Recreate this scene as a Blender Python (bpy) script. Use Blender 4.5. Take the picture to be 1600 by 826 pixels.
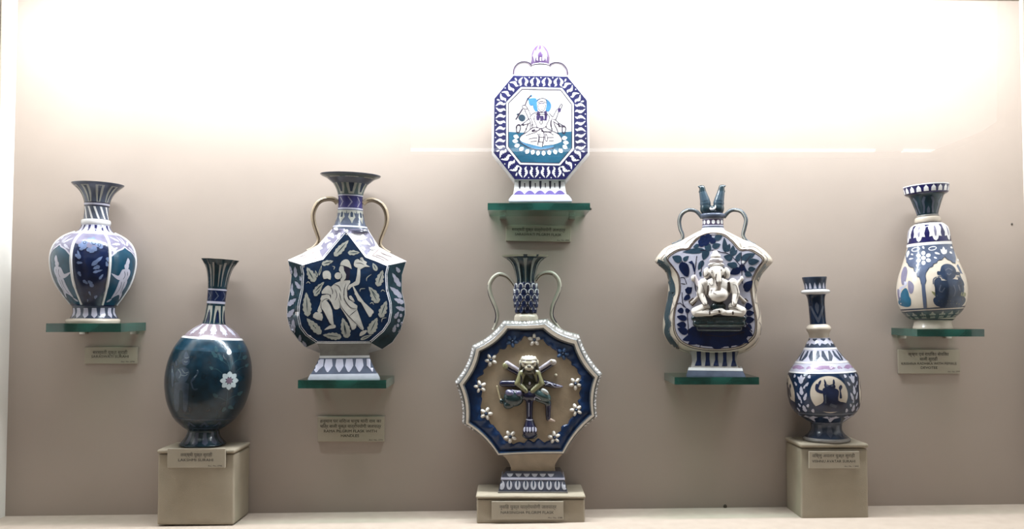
import bpy, bmesh, math, random
import numpy as np
from math import pi, sin, cos, radians, hypot
from mathutils import Vector, Matrix
from mathutils.bvhtree import BVHTree
from mathutils.geometry import delaunay_2d_cdt

for o in list(bpy.data.objects): bpy.data.objects.remove(o)
SC = bpy.context.scene
COL = SC.collection
random.seed(4)

# ------------------------------------------------------------------ camera, world, light, exposure
FPX = 1450.0                       # focal length in pixels of the 1600 px wide frame
CAMP = Vector((0.0, -1.85, 0.405)) # the back wall is the plane y = 0
PITCH = math.atan(67.0 / FPX)
cam = bpy.data.cameras.new('camera'); cam.sensor_width = 36.0; cam.lens = 36.0 * FPX / 1600.0
cam.clip_start = 0.02
camo = bpy.data.objects.new('camera', cam); COL.objects.link(camo)
camo.location = CAMP; camo.rotation_euler = (pi / 2 + PITCH, 0, 0)
SC.camera = camo
W = bpy.data.worlds.new('gallery'); SC.world = W; W.use_nodes = True
W.node_tree.nodes['Background'].inputs[0].default_value = (1.0, 0.76, 0.48, 1)
W.node_tree.nodes['Background'].inputs[1].default_value = 0.062
LAMP_W = 46.0
LAMP_Y, LAMP_DROP = -0.2, 0.02
CEIL_UP = 0.09                     # the ceiling stands this much above the top of the frame
SC.view_settings.view_transform = 'Standard'; SC.view_settings.look = 'None'
SC.view_settings.exposure = 0.0; SC.view_settings.gamma = 1.0
SC.view_settings.use_curve_mapping = False

# ------------------------------------------------------------------ helpers
def at(px, py, Y):
    """world point at depth Y that stands behind frame position px, py"""
    dx, dz = (px - 800) / FPX, (413 - py) / FPX
    d = Vector((dx, cos(PITCH) - dz * sin(PITCH), sin(PITCH) + dz * cos(PITCH)))
    return CAMP + d * ((Y - CAMP.y) / d.y)

def lin(c): return tuple(((v / 255) / 12.92 if v / 255 <= 0.04045 else ((v / 255 + 0.055) / 1.055) ** 2.4) for v in c)

MATS = {}
def mat(name, rgb, rough=0.22, var=0.12, scale=60.0, coat=0.0, bump=0.0, bscale=200.0, attr=None, spec=0.5, metal=0.0):
    if name in MATS: return MATS[name]
    m = bpy.data.materials.new(name); m.use_nodes = True
    nt = m.node_tree; b = nt.nodes['Principled BSDF']
    b.inputs['Roughness'].default_value = rough; b.inputs['Coat Weight'].default_value = coat
    b.inputs['Coat Roughness'].default_value = 0.08
    b.inputs['Specular IOR Level'].default_value = spec; b.inputs['Metallic'].default_value = metal
    tc = nt.nodes.new('ShaderNodeTexCoord')
    n = nt.nodes.new('ShaderNodeTexNoise'); n.inputs['Scale'].default_value = scale; n.inputs['Detail'].default_value = 4
    nt.links.new(tc.outputs['Object'], n.inputs['Vector'])
    mr = nt.nodes.new('ShaderNodeMapRange')
    mr.inputs[1].default_value = 0.3; mr.inputs[2].default_value = 0.7
    mr.inputs[3].default_value = 1 - var; mr.inputs[4].default_value = 1 + var
    nt.links.new(n.outputs['Fac'], mr.inputs[0])
    mul = nt.nodes.new('ShaderNodeVectorMath'); mul.operation = 'SCALE'
    if attr:
        a = nt.nodes.new('ShaderNodeAttribute'); a.attribute_name = attr
        nt.links.new(a.outputs['Color'], mul.inputs[0])
    else:
        mul.inputs[0].default_value = lin(rgb)
    nt.links.new(mr.outputs[0], mul.inputs['Scale'])
    nt.links.new(mul.outputs[0], b.inputs['Base Color'])
    if bump:
        n2 = nt.nodes.new('ShaderNodeTexNoise'); n2.inputs['Scale'].default_value = bscale; n2.inputs['Detail'].default_value = 3
        nt.links.new(tc.outputs['Object'], n2.inputs['Vector'])
        bp = nt.nodes.new('ShaderNodeBump'); bp.inputs['Strength'].default_value = bump; bp.inputs['Distance'].default_value = 0.002
        nt.links.new(n2.outputs['Fac'], bp.inputs['Height']); nt.links.new(bp.outputs[0], b.inputs['Normal'])
    MATS[name] = m
    return m

def glaze(name, rgb, var=0.13, rough=0.2): return mat('glaze_' + name, rgb, rough, var, 55.0, 0.12, 0.12, 260.0, spec=0.35)
WHITE = glaze('white', (192, 190, 191), 0.05)
CREAM = glaze('cream', (176, 165, 152), 0.08)
PALE = glaze('pale_lavender', (156, 155, 169), 0.10)
LAV = glaze('lavender', (104, 100, 120), 0.15)
GREYBLUE = glaze('grey_blue', (68, 74, 89), 0.18)
SLATE = glaze('slate', (42, 52, 69), 0.18)
STEEL = glaze('steel_blue', (36, 54, 69), 0.18)
NAVY = glaze('navy', (12, 25, 56), 0.28)
INDIGO = glaze('indigo', (25, 25, 68), 0.22)
DEEP = glaze('deep_blue', (9, 30, 55), 0.28)
TEAL = glaze('teal', (15, 56, 76), 0.22)
DKTEAL = glaze('dark_teal', (20, 42, 52), 0.3)
POOL = glaze('pool_blue', (32, 80, 104), 0.2)
SKYB = glaze('sky_blue', (54, 106, 142), 0.2)
INK = glaze('ink', (30, 28, 44), 0.2)
PLUM = glaze('plum_line', (40, 26, 48), 0.2)
BROWN = glaze('umber_line', (70, 56, 44), 0.2)
SAND = glaze('sand', (140, 125, 106), 0.12, 0.3)
OLIVE = glaze('olive', (112, 112, 80), 0.2)
GREY = glaze('stone_grey', (122, 119, 116), 0.15)
LEAFG = glaze('leaf_grey', (138, 137, 130), 0.15)
RELIEF = mat('glaze_relief', (255, 255, 255), 0.2, 0.08, 60, 0.3, 0.1, 250, attr='glaze_colour')

def link(o, parent=None):
    COL.objects.link(o)
    if parent is not None: o.parent = parent
    return o

def mobj(name, verts, faces, m, parent=None, angle=40, mats=None, fm=None):
    me = bpy.data.meshes.new(name)
    me.from_pydata([tuple(v) for v in verts], [], faces)
    for x in (mats or [m]): me.materials.append(x)
    if fm: me.polygons.foreach_set('material_index', fm)
    me.polygons.foreach_set('use_smooth', [True] * len(me.polygons))
    me.validate(); me.update()
    if angle < 180: me.set_sharp_from_angle(angle=radians(angle))
    return link(bpy.data.objects.new(name, me), parent)

def tag(o, label=None, cat=None, group=None, kind=None):
    if label: o['label'] = label
    if cat: o['category'] = cat
    if group: o['group'] = group
    if kind: o['kind'] = kind
    return o

def catmull(pts, k=6, closed=False):
    pts = [tuple(p) for p in pts]; n = len(pts)
    if n < 3: return pts
    out = []
    for i in range(n if closed else n - 1):
        if closed: p0, p1, p2, p3 = pts[i - 1], pts[i], pts[(i + 1) % n], pts[(i + 2) % n]
        else: p0, p1, p2, p3 = pts[max(i - 1, 0)], pts[i], pts[i + 1], pts[min(i + 2, n - 1)]
        for j in range(k):
            t = j / k
            out.append(tuple(0.5 * (2 * b + (c - a) * t + (2 * a - 5 * b + 4 * c - d) * t * t + (3 * b - a - 3 * c + d) * t ** 3)
                             for a, b, c, d in zip(p0, p1, p2, p3)))
    if not closed: out.append(pts[-1])
    return out

def dens(pts, step=2.0, closed=False):
    out = []
    n = len(pts)
    for i in range(n if closed else n - 1):
        a, b = pts[i], pts[(i + 1) % n]
        k = max(1, int(hypot(b[0] - a[0], b[1] - a[1]) / step))
        for j in range(k): out.append(tuple(x + (y - x) * j / k for x, y in zip(a, b)))
    if not closed: out.append(pts[-1])
    return out

def inside(p, poly):
    c = False; x, y = p; n = len(poly); j = n - 1
    for i in range(n):
        xi, yi = poly[i]; xj, yj = poly[j]
        if (yi > y) != (yj > y) and x < (xj - xi) * (y - yi) / (yj - yi) + xi: c = not c
        j = i
    return c

def triangulate(poly, grid=None):
    P = [Vector(p[:2]) for p in poly]; n = len(P)
    extra = []
    if grid:
        x0, x1 = min(p.x for p in P), max(p.x for p in P); y0, y1 = min(p.y for p in P), max(p.y for p in P)
        y = y0 + grid * 0.5
        while y < y1:
            x = x0 + grid * 0.5
            while x < x1:
                if inside((x, y), poly): extra.append(Vector((x, y)))
                x += grid
            y += grid
    r = delaunay_2d_cdt(P + extra, [], [list(range(n))], 1, 1e-5)
    return r[0], [tuple(f) for f in r[2]]

def ell(cx, cy, rx, ry=None, n=18, rot=0.0):
    ry = rx if ry is None else ry
    return [(cx + rx * cos(a) * cos(rot) - ry * sin(a) * sin(rot), cy + rx * cos(a) * sin(rot) + ry * sin(a) * cos(rot))
            for a in (2 * pi * i / n for i in range(n))]

def leaf(b, t, w, lobes=0, n=16, fat=0.45):
    dx, dy = t[0] - b[0], t[1] - b[1]; L = hypot(dx, dy) or 1; ux, uy = dx / L, dy / L
    R, Lf = [], []
    for i in range(n + 1):
        q = i / n
        h = sin(pi * q ** (0.7 if fat < 0.5 else 1.0)) ** 0.8 * w / 2 if 0 < q < 1 else 0
        if lobes and 0 < q < 1: h *= 0.74 + 0.34 * abs(sin(pi * lobes * q))
        cx, cy = b[0] + dx * q, b[1] + dy * q
        R.append((cx - uy * h, cy + ux * h)); Lf.append((cx + uy * h, cy - ux * h))
    return R + Lf[-2:0:-1]

def crop(ox, oy, sc):
    def f(*a):
        if len(a) == 1: return [(ox + x / sc, oy + y / sc) for x, y in a[0]]
        return (ox + a[0] / sc, oy + a[1] / sc)
    return f

class Paint:
    """a coat of one glaze colour lying on a surface S(px, py, off)"""
    K = 0.5                        # glaze thickness factor
    def __init__(s, S, grid=None): s.S, s.grid, s.v, s.f, s.n = S, grid, [], [], 0
    def poly(s, pts, off=0.3, grid=0, smooth=0, step=None):
        if smooth: pts = catmull(pts, smooth, True)
        g = s.grid if grid == 0 else grid
        if step or g: pts = dens(pts, step or g, True)
        vs, fs = triangulate(pts, g)
        s.n += 1; off = off * s.K + 0.012 * (s.n % 12)
        b = len(s.v); s.v += [s.S(v.x, v.y, off) for v in vs]; s.f += [tuple(b + i for i in f) for f in fs]
        return s
    def line(s, pts, w=1.0, off=0.45, closed=False, smooth=True, taper=False, step=2.0):
        if len(pts) > 2 and smooth: pts = catmull(pts, 5, closed)
        pts = dens(pts, step, closed)
        n = len(pts); b = len(s.v); off *= s.K
        for i, p in enumerate(pts):
            a = pts[i - 1] if (i or closed) else p; c = pts[(i + 1) % n] if (i < n - 1 or closed) else p
            dx, dy = c[0] - a[0], c[1] - a[1]; L = hypot(dx, dy) or 1
            h = w / 2 * ((0.25 + 0.75 * sin(pi * min(max(i / (n - 1), 0.04), 0.96))) if taper else 1)
            nx, ny = -dy / L * h, dx / L * h; q = max(1, int(w / 2.2))
            for r in range(q + 1):
                t = 1 - 2 * r / q
                s.v.append(s.S(p[0] + nx * t, p[1] + ny * t, off))
        for i in range(n if closed else n - 1):
            j = (i + 1) % n
            for r in range(q): s.f.append((b + (q + 1) * i + r, b + (q + 1) * j + r, b + (q + 1) * j + r + 1, b + (q + 1) * i + r + 1))
        return s
    def build(s, name, m, parent, label=None):
        o = mobj(name, s.v, s.f, m, parent, 180)
        if label: o['label'] = label
        return o

class Vase:
    def __init__(s, name, label, cat, cx, by, Y, midpy):
        s.cx, s.by, s.Y = cx, by, Y
        p = at(cx, by, Y)
        s.s = (Y - CAMP.y + sin(PITCH) * (at(cx, midpy, Y).z - CAMP.z)) / FPX
        s.root = bpy.data.objects.new(name, None); s.root.empty_display_size = 0.02
        link(s.root); s.root.location = p
        s.root.rotation_euler.z = math.atan2(-p.x, Y - CAMP.y)   # turned towards the visitor
        tag(s.root, label, cat)
    def L(s, px, py, y=0.0): return Vector(((px - s.cx) * s.s, y * s.s, (s.by - py) * s.s))
    # loft of rings [(pts, y)], each ring the same number of points; front face capped with a bulge
    def loft(s, name, rings, m, bulge=0.0, grid=5, angle=38, backcap=True, recess=None, mats=None, ringm=None):
        n = len(rings[0][0]); V = []; F = []; fm = []
        for pts, y in rings: V += [s.L(p[0], p[1], y if not callable(y) else y(p)) for p in pts]
        for r in range(len(rings) - 1):
            for i in range(n):
                j = (i + 1) % n
                F.append((r * n + i, r * n + j, (r + 1) * n + j, (r + 1) * n + i)); fm.append(ringm[r] if ringm else 0)
        pts, y = rings[-1]
        cxm = sum(p[0] for p in pts) / n; cym = sum(p[1] for p in pts) / n
        rx = max(abs(p[0] - cxm) for p in pts); ry = max(abs(p[1] - cym) for p in pts)
        vs, fs = triangulate(pts, grid)
        b = len(V); edge = {(round(p[0], 3), round(p[1], 3)) for p in pts}
        for v in vs:
            k = 0.0
            if bulge:
                dmin = min(hypot(v.x - p[0], v.y - p[1]) for p in pts)
                k = min(1.0, dmin / (0.55 * min(rx, ry))); k = sin(k * pi / 2)
            V.append(s.L(v.x, v.y, y - bulge * k))
        F += [tuple(b + i for i in f) for f in fs]; fm += [ringm[-1] if ringm else 0] * len(fs)
        if backcap: F.append(tuple(range(n))); fm.append(0)
        me_v, me_f = V, F
        o = mobj(name, me_v, me_f, m, s.root, angle, mats, fm if ringm else None)
        return o
    def proj(s, objs):
        trees = []
        for o in objs: trees.append(BVHTree.FromPolygons([v.co.copy() for v in o.data.vertices], [tuple(p.vertices) for p in o.data.polygons]))
        d = Vector((0, 1, 0))
        def S(px, py, off):
            p = s.L(px, py, -400); best = None
            for t in trees:
                h = t.ray_cast(p, d)
                if h[0] is not None and (best is None or h[3] < best[3]): best = h
            if best is None:
                q = s.L(px, py, -12); best = min((t.find_nearest(q) for t in trees), key=lambda h: h[3])
                nn = best[1]; nn = -nn if nn.y > 0 else nn
                return best[0] + nn * 1.8 * off * s.s
            nn = best[1]; nn = -nn if nn.y > 0 else nn
            return best[0] + (nn + Vector((0, -0.3, 0))).normalized() * 1.8 * off * s.s
        return S
    def tube(s, name, path, r, m, ys=None, seg=10, flat=1.0, parent=None, k=5):
        P = catmull(path, k); n = len(P); V = []; F = []
        rr = r if isinstance(r, (list, tuple)) else None
        for i, p in enumerate(P):
            a = P[max(i - 1, 0)]; c = P[min(i + 1, n - 1)]
            dx, dy = c[0] - a[0], c[1] - a[1]; L = hypot(dx, dy) or 1
            q = i / (n - 1)
            rad = (rr[min(int(q * (len(rr) - 1)), len(rr) - 2)] * (1 - (q * (len(rr) - 1)) % 1) + rr[min(int(q * (len(rr) - 1)), len(rr) - 2) + 1] * ((q * (len(rr) - 1)) % 1)) if rr else r
            y = p[2] if len(p) > 2 else 0.0
            for j in range(seg):
                t = 2 * pi * j / seg
                V.append(s.L(p[0] - dy / L * rad * cos(t), p[1] + dx / L * rad * cos(t), y + rad * flat * sin(t)))
        for i in range(n - 1):
            for j in range(seg):
                k2 = (j + 1) % seg
                F.append((i * seg + j, i * seg + k2, (i + 1) * seg + k2, (i + 1) * seg + j))
        F.append(tuple(range(seg))); F.append(tuple((n - 1) * seg + j for j in range(seg)))
        return mobj(name, V, F, m, parent or s.root, 60)

class Lathe:
    """a turned piece: profile [(r, py)] from top to bottom, its axis leaning along ax(py)"""
    def __init__(s, V, prof, ax=lambda py: 0.0, tilt=lambda py: 0.0, k=5, sharp=False, yc=0.0, oval=1.0):
        s.V, s.ax, s.tilt, s.yc, s.oval = V, ax, tilt, yc, oval
        s.d = prof if sharp else catmull(prof, k)
        s.t0, s.t1 = min(p[1] for p in s.d), max(p[1] for p in s.d)
        k0 = max(range(len(s.d) // 2 + 1), key=lambda i: s.d[i][0]) if s.d[0][1] > min(p[1] for p in s.d) + 0.5 else 0
        s.mono = sorted(s.d[k0:], key=lambda p: p[1])
    def r(s, py):
        M = s.mono
        if py <= M[0][1]: return M[0][0]
        for a, b in zip(M, M[1:]):
            if py <= b[1]: return a[0] + (b[0] - a[0]) * ((py - a[1]) / (b[1] - a[1]) if b[1] > a[1] else 0)
        return M[-1][0]
    def at(s, th, py, off=0.0, r=None):
        r = (s.r(py) if r is None else r) + off
        x = r * sin(th)
        return s.V.L(s.V.cx + s.ax(py) + x, py + x * math.tan(s.tilt(py)), s.yc - r * cos(th) * s.oval)
    def S(s, px, py, off):
        r = s.r(py); c = s.V.cx + s.ax(py)
        py2 = py - (px - c) * math.tan(s.tilt(py)); r = s.r(py2)
        q = max(-0.999, min(0.999, (px - c) / r))
        return s.at(math.asin(q), py2, off)
    def T(s, off0=0.0):
        return lambda u, py, off: s.at(u, py, off + off0)
    def mesh(s, name, m, seg=56, captop=False, capbot=True, lobes=None, parent=None, angle=50):
        V = []; F = []; n = len(s.d)
        for r, py in s.d:
            for j in range(seg):
                th = 2 * pi * j / seg
                V.append(s.at(th, py, 0, r * (lobes(th, py) if lobes else 1.0)))
        for i in range(n - 1):
            for j in range(seg):
                k = (j + 1) % seg
                F.append((i * seg + j, i * seg + k, (i + 1) * seg + k, (i + 1) * seg + j))
        if captop: F.append(tuple(range(seg)))
        if capbot: F.append(tuple((n - 1) * seg + j for j in range(seg)))
        return mobj(name, V, F, m, parent or s.V.root, angle)
    # band of a motif repeated n times round the piece; poly in (u in -0.5..0.5 of the pitch, py)
    def band(s, P, poly, n, phase=0.0, off=0.3, grid=None):
        for k in range(n):
            c = phase + 2 * pi * k / n
            Q = Paint(lambda u, v, o: s.at(c + u / 100.0, v, o))
            rm = s.r(sum(v for _, v in poly) / len(poly)) / 100.0; g = 2.2 if rm < 0.26 else 3.2
            Q.S = lambda u, v, o: s.at(c + u / (100.0 * rm), v, o)
            Q.poly([(u * 200 * pi * rm / n, v) for u, v in poly], off, grid=g, step=g)
            b = len(P.v); P.v += Q.v; P.f += [tuple(b + i for i in f) for f in Q.f]
    def hoop(s, P, p0, p1, off=0.3, seg=64):
        b = len(P.v); k = max(1, int(abs(p1 - p0) / 1.2))
        for i in range(k + 1):
            for j in range(seg): P.v.append(s.at(2 * pi * j / seg, p0 + (p1 - p0) * i / k, off * 0.6 + 0.03))
        for i in range(k):
            for j in range(seg):
                q = (j + 1) % seg
                P.f.append((b + i * seg + j, b + i * seg + q, b + (i + 1) * seg + q, b + (i + 1) * seg + j))

def grow(V, name, prims, y0, voxel, parent, smooth=4):
    """one continuous moulded figure grown from rounded lumps; y0 = panel depth, d = distance in front of it.
    ('c', x0,y0,d0,r0, x1,y1,d1,r1, colour) or ('e', x,y,d, rx,ry,rd, rot, colour)"""
    bm = bmesh.new(); u = V.s
    def P(x, y, d): return V.L(x, y, y0 - d)
    for p in prims:
        if p[0] == 'e':
            _, x, y, d, rx, ry, rd, rot, c = p
            M = Matrix.Translation(P(x, y, d)) @ Matrix.Rotation(radians(rot), 4, 'Y') @ Matrix.Diagonal((rx * u, rd * u, ry * u, 1))
            bmesh.ops.create_icosphere(bm, subdivisions=3, radius=1, matrix=M)
        else:
            _, x0, ya, d0, r0, x1, yb, d1, r1, c = p
            a, b = P(x0, ya, d0), P(x1, yb, d1); k = max(2, int((b - a).length / u / max(min(r0, r1) * 0.35, 0.5)))
            for i in range(k + 1):
                t = i / k; r = r0 + (r1 - r0) * t
                bmesh.ops.create_icosphere(bm, subdivisions=2, radius=r * u, matrix=Matrix.Translation(a.lerp(b, t)))
    me = bpy.data.meshes.new('lumps'); bm.to_mesh(me); bm.free()
    o = bpy.data.objects.new('lumps', me); COL.objects.link(o)
    md = o.modifiers.new('r', 'REMESH'); md.mode = 'VOXEL'; md.voxel_size = voxel * u
    ms = o.modifiers.new('s', 'SMOOTH'); ms.factor = 0.5; ms.iterations = smooth
    dg = bpy.context.evaluated_depsgraph_get(); dg.update()
    out = bpy.data.meshes.new_from_object(o.evaluated_get(dg))
    bpy.data.objects.remove(o); bpy.data.meshes.remove(me)
    ca = out.color_attributes.new('glaze_colour', 'FLOAT_COLOR', 'POINT')
    co = np.empty(len(out.vertices) * 3, dtype=np.float32); out.vertices.foreach_get('co', co); co = co.reshape(-1, 3)
    x = co[:, 0] / u + V.cx; y = V.by - co[:, 2] / u; d = y0 - co[:, 1] / u
    best = np.full(len(co), 1e9); buf = np.ones((len(co), 4), dtype=np.float32)
    for p in prims:
        if p[0] == 'e':
            _, ex, ey, ed, rx, ry, rd, rot, c = p
            a = radians(rot); X, Y = x - ex, -(y - ey)
            X, Y = X * cos(a) - Y * sin(a), X * sin(a) + Y * cos(a)
            q = (np.sqrt((X / rx) ** 2 + (Y / ry) ** 2 + ((d - ed) / rd) ** 2) - 1) * min(rx, ry, rd)
        else:
            _, x0, ya, d0, r0, x1, yb, d1, r1, c = p
            ax_, ay_, ad = x1 - x0, yb - ya, d1 - d0; L2 = ax_ * ax_ + ay_ * ay_ + ad * ad or 1
            t = np.clip(((x - x0) * ax_ + (y - ya) * ay_ + (d - d0) * ad) / L2, 0, 1)
            q = np.sqrt((x - x0 - ax_ * t) ** 2 + (y - ya - ay_ * t) ** 2 + (d - d0 - ad * t) ** 2) - (r0 + (r1 - r0) * t)
        hit = q < best; best[hit] = q[hit]; buf[hit, :3] = lin(c)
    buf = buf.ravel()
    ca.data.foreach_set('color', buf)
    out.materials.clear(); out.materials.append(RELIEF)
    out.polygons.foreach_set('use_smooth', [True] * len(out.polygons)); out.name = name
    return link(bpy.data.objects.new(name, out), parent)

def box(name, lo, hi, m, parent=None, bev=0.0, seg=2):
    bm = bmesh.new(); bmesh.ops.create_cube(bm, size=1.0)
    for v in bm.verts: v.co = Vector([(a + b) / 2 + c * (b - a) for a, b, c in zip(lo, hi, v.co)])
    if bev: bmesh.ops.bevel(bm, geom=bm.edges[:], offset=bev, segments=seg, affect='EDGES', profile=0.6)
    me = bpy.data.meshes.new(name); bm.to_mesh(me); bm.free(); me.materials.append(m)
    me.polygons.foreach_set('use_smooth', [True] * len(me.polygons)); me.set_sharp_from_angle(angle=radians(35))
    return link(bpy.data.objects.new(name, me), parent)

# ------------------------------------------------------------------ the case: walls, floor, ceiling, frame, lamp, glass
WALLM = mat('wall_paint', (153, 140, 131), 0.75, 0.045, 5.0, 0.0, 0.05, 420.0, spec=0.2)
SIDEM = mat('side_paint', (226, 222, 216), 0.6, 0.03, 6.0, spec=0.2)
CLOTH = mat('cream_cloth', (168, 154, 142), 0.9, 0.05, 40.0, 0.0, 0.35, 900.0, spec=0.1)
PEDM = mat('plinth_cloth', (150, 140, 124), 0.9, 0.06, 30.0, 0.0, 0.4, 900.0, spec=0.1)
FRAMEM = mat('frame_paint', (150, 138, 122), 0.5, 0.06, 20.0)
XL, XR = at(28, 0, 0).x, at(1592, 0, 0).x
ZB_L, ZB_R = at(28, -14, 0).z, at(1592, 0.6, 0).z
ZT_L, ZT_R = ZB_L + CEIL_UP, ZB_R + CEIL_UP
ZF_L, ZF_R = at(5, 806, 0).z, at(1600, 787, 0).z
DEPTH = 0.46
def slab(name, pts, m, thick):
    """a sheet of four corners thickened away from the case by thick (a vector)"""
    V = [Vector(p) for p in pts] + [Vector(p) + Vector(thick) for p in pts]
    return mobj(name, V, [(0, 1, 2, 3), (7, 6, 5, 4), (0, 4, 5, 1), (1, 5, 6, 2), (2, 6, 7, 3), (3, 7, 4, 0)], m, None, 20)
ex = 0.06
def zf(x): return ZF_L + (ZF_R - ZF_L) * (x - XL) / (XR - XL)
def zt(x): return ZT_L + (ZT_R - ZT_L) * (x - XL) / (XR - XL)
XO, XP = XL - 0.04, XR + 0.04
tag(slab('wall_back', [(XL, 0, zf(XL)), (XR, 0, zf(XR)), (XR, 0, zt(XR)), (XL, 0, zt(XL))], WALLM, (0, 0.02, 0)), kind='structure')
tag(slab('wall_left', [(XL, 0.02, zf(XL) - .02), (XL, 0.02, zt(XL)), (XL, -DEPTH, zt(XL)), (XL, -DEPTH, zf(XL) - .02)], SIDEM, (-0.02, 0, 0)), kind='structure')
tag(slab('wall_right', [(XR, 0.02, zf(XR) - .02), (XR, 0.02, zt(XR)), (XR, -DEPTH, zt(XR)), (XR, -DEPTH, zf(XR) - .02)], SIDEM, (0.02, 0, 0)), kind='structure')
tag(slab('floor', [(XL - .02, -DEPTH, zf(XL - .02)), (XR + .02, -DEPTH, zf(XR + .02)), (XR + .02, 0.02, zf(XR + .02)), (XL - .02, 0.02, zf(XL - .02))], CLOTH, (0, 0, -0.02)), kind='structure')
tag(slab('ceiling', [(XL - .02, -DEPTH, zt(XL - .02)), (XR + .02, -DEPTH, zt(XR + .02)), (XR + .02, 0.02, zt(XR + .02)), (XL - .02, 0.02, zt(XL - .02))], SIDEM, (0, 0, 0.02)), kind='structure')
# slim batten along the top of the back wall
tag(slab('trim_3', [(XL, -0.003, ZB_L), (XR, -0.003, ZB_R), (XR, -0.003, ZB_R + 0.012), (XL, -0.003, ZB_L + 0.012)], FRAMEM, (0, 0.0028, 0)), kind='structure')
pl = at(6, 0, -DEPTH)
tag(box('trim_1', (pl.x - 0.05, -DEPTH - 0.03, -0.1), (pl.x, -DEPTH, zt(XL)), FRAMEM, None, 0.002), kind='structure')
pr = at(1606, 400, -DEPTH)
tag(box('trim_2', (pr.x, -DEPTH - 0.03, -0.1), (pr.x + 0.05, -DEPTH, zt(XL)), FRAMEM, None, 0.002), kind='structure')

# the case's own lamp: a batten with a diffuser along the ceiling, out of the frame
lampr = bpy.data.objects.new('batten_light', None); link(lampr)
lampr.location = (0.0, LAMP_Y, 0.5 * (zt(XL) + zt(XR)))
tag(lampr, 'long white fluorescent batten light under the case ceiling', 'lamp')
box('housing', (-0.96, -0.03, -LAMP_DROP + 0.004), (0.96, 0.03, 0.012), SIDEM, lampr, 0.004)
for sx in (-1, 1): box('end_cap', (sx * 0.965 - 0.012, -0.032, -LAMP_DROP), (sx * 0.965 + 0.012, 0.032, 0.012), SIDEM, lampr, 0.003)
ld = bpy.data.lights.new('tube', 'AREA'); ld.shape = 'RECTANGLE'; ld.size = 1.9; ld.size_y = 0.045
ld.energy = LAMP_W; ld.color = (0.92, 0.96, 1.0)
lo = bpy.data.objects.new('tube', ld); link(lo, lampr); lo.location = (0, 0, -LAMP_DROP)

# thin hanging wires at the top of the case
WIREM = mat('white_flex', (236, 234, 230), 0.5, 0.03)
def wire(pts, label, Y=-0.07):
    P = [at(x, y, Y + dy) for x, y, dy in pts]
    P = catmull([tuple(p) for p in P], 6); r = 0.0012; V = []; F = []
    for p in P:
        for j in range(6): V.append((p[0] + r * cos(j * pi / 3), p[1] + r * sin(j * pi / 3), p[2]))
    for i in range(len(P) - 1):
        for j in range(6): F.append((i * 6 + j, i * 6 + (j + 1) % 6, (i + 1) * 6 + (j + 1) % 6, (i + 1) * 6 + j))
    F.append(tuple(range(6))); F.append(tuple((len(P) - 1) * 6 + j for j in range(6)))
    tag(mobj('hanging_wire', V, F, WIREM), label, 'wire', 'loose wires at the top of the case')
wire([(828, -16, 0), (824, 0, 0), (819, 9, 0), (821, 20, 0.003), (826, 33, 0.005)], 'thin white wire hanging from the case top above the crowned flask')
wire([(1288, -16, 0), (1286, 0, 0), (1282, 8, 0), (1278, 14, 0.002)], 'short white wire end hanging from the case top above the roundel bottle')
# small marks on the wall and the floor edge
NAILM = mat('dark_nail', (52, 42, 32), 0.6, 0.1)
def pin(px, py, rpx, label, name='nail'):
    p = at(px, py, 0); r = rpx * 1.85 / FPX
    bm = bmesh.new(); bmesh.ops.create_uvsphere(bm, u_segments=10, v_segments=6, radius=r, matrix=Matrix.Diagonal((1, 0.7, 1.2, 1)))
    me = bpy.data.meshes.new(name); bm.to_mesh(me); bm.free(); me.materials.append(NAILM)
    o = link(bpy.data.objects.new(name, me)); o.location = p; tag(o, label, 'nail')
pin(1581, 350, 1.6, 'tiny dark nail in the wall beyond the pear-shaped vase')
pin(1133, 791, 3.0, 'small dark nail head low on the wall at the floor line')
pin(923, 326, 1.6, 'tiny brown nail in the wall beside the topmost glass shelf')

# ------------------------------------------------------------------ glass shelves
def glass_mat(name, rgb, edge=False):
    m = bpy.data.materials.new(name); m.use_nodes = True; nt = m.node_tree
    for n in list(nt.nodes): nt.nodes.remove(n)
    out = nt.nodes.new('ShaderNodeOutputMaterial')
    if not edge:
        tr = nt.nodes.new('ShaderNodeBsdfTransparent'); tr.inputs[0].default_value = (*rgb, 1)
        gl = nt.nodes.new('ShaderNodeBsdfGlossy'); gl.inputs['Roughness'].default_value = 0.02
        fr = nt.nodes.new('ShaderNodeFresnel'); fr.inputs[0].default_value = 1.5
        mx = nt.nodes.new('ShaderNodeMixShader')
        nt.links.new(fr.outputs[0], mx.inputs[0]); nt.links.new(tr.outputs[0], mx.inputs[1]); nt.links.new(gl.outputs[0], mx.inputs[2])
        nt.links.new(mx.outputs[0], out.inputs[0])
    else:
        b = nt.nodes.new('ShaderNodeBsdfPrincipled'); b.inputs['Base Color'].default_value = (*rgb, 1)
        b.inputs['Roughness'].default_value = 0.08; b.inputs['Coat Weight'].default_value = 0.4
        n = nt.nodes.new('ShaderNodeTexNoise'); n.inputs['Scale'].default_value = 14; tc = nt.nodes.new('ShaderNodeTexCoord')
        cr = nt.nodes.new('ShaderNodeValToRGB')
        cr.color_ramp.elements[0].position = 0.35; cr.color_ramp.elements[0].color = (*[v * 0.45 for v in rgb], 1)
        cr.color_ramp.elements[1].position = 0.7; cr.color_ramp.elements[1].color = (*[v * 1.5 for v in rgb], 1)
        nt.links.new(tc.outputs['Object'], n.inputs['Vector']); nt.links.new(n.outputs['Fac'], cr.inputs[0])
        nt.links.new(cr.outputs[0], b.inputs['Base Color'])
        b.inputs['Transmission Weight'].default_value = 0.25
        nt.links.new(b.outputs[0], out.inputs[0])
    MATS[name] = m; return m
SHEET = glass_mat('green_glass', (0.55, 0.74, 0.66))
EDGE = glass_mat('green_glass_edge', lin((34, 84, 76)), True)
SHELF_D = 0.118
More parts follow.
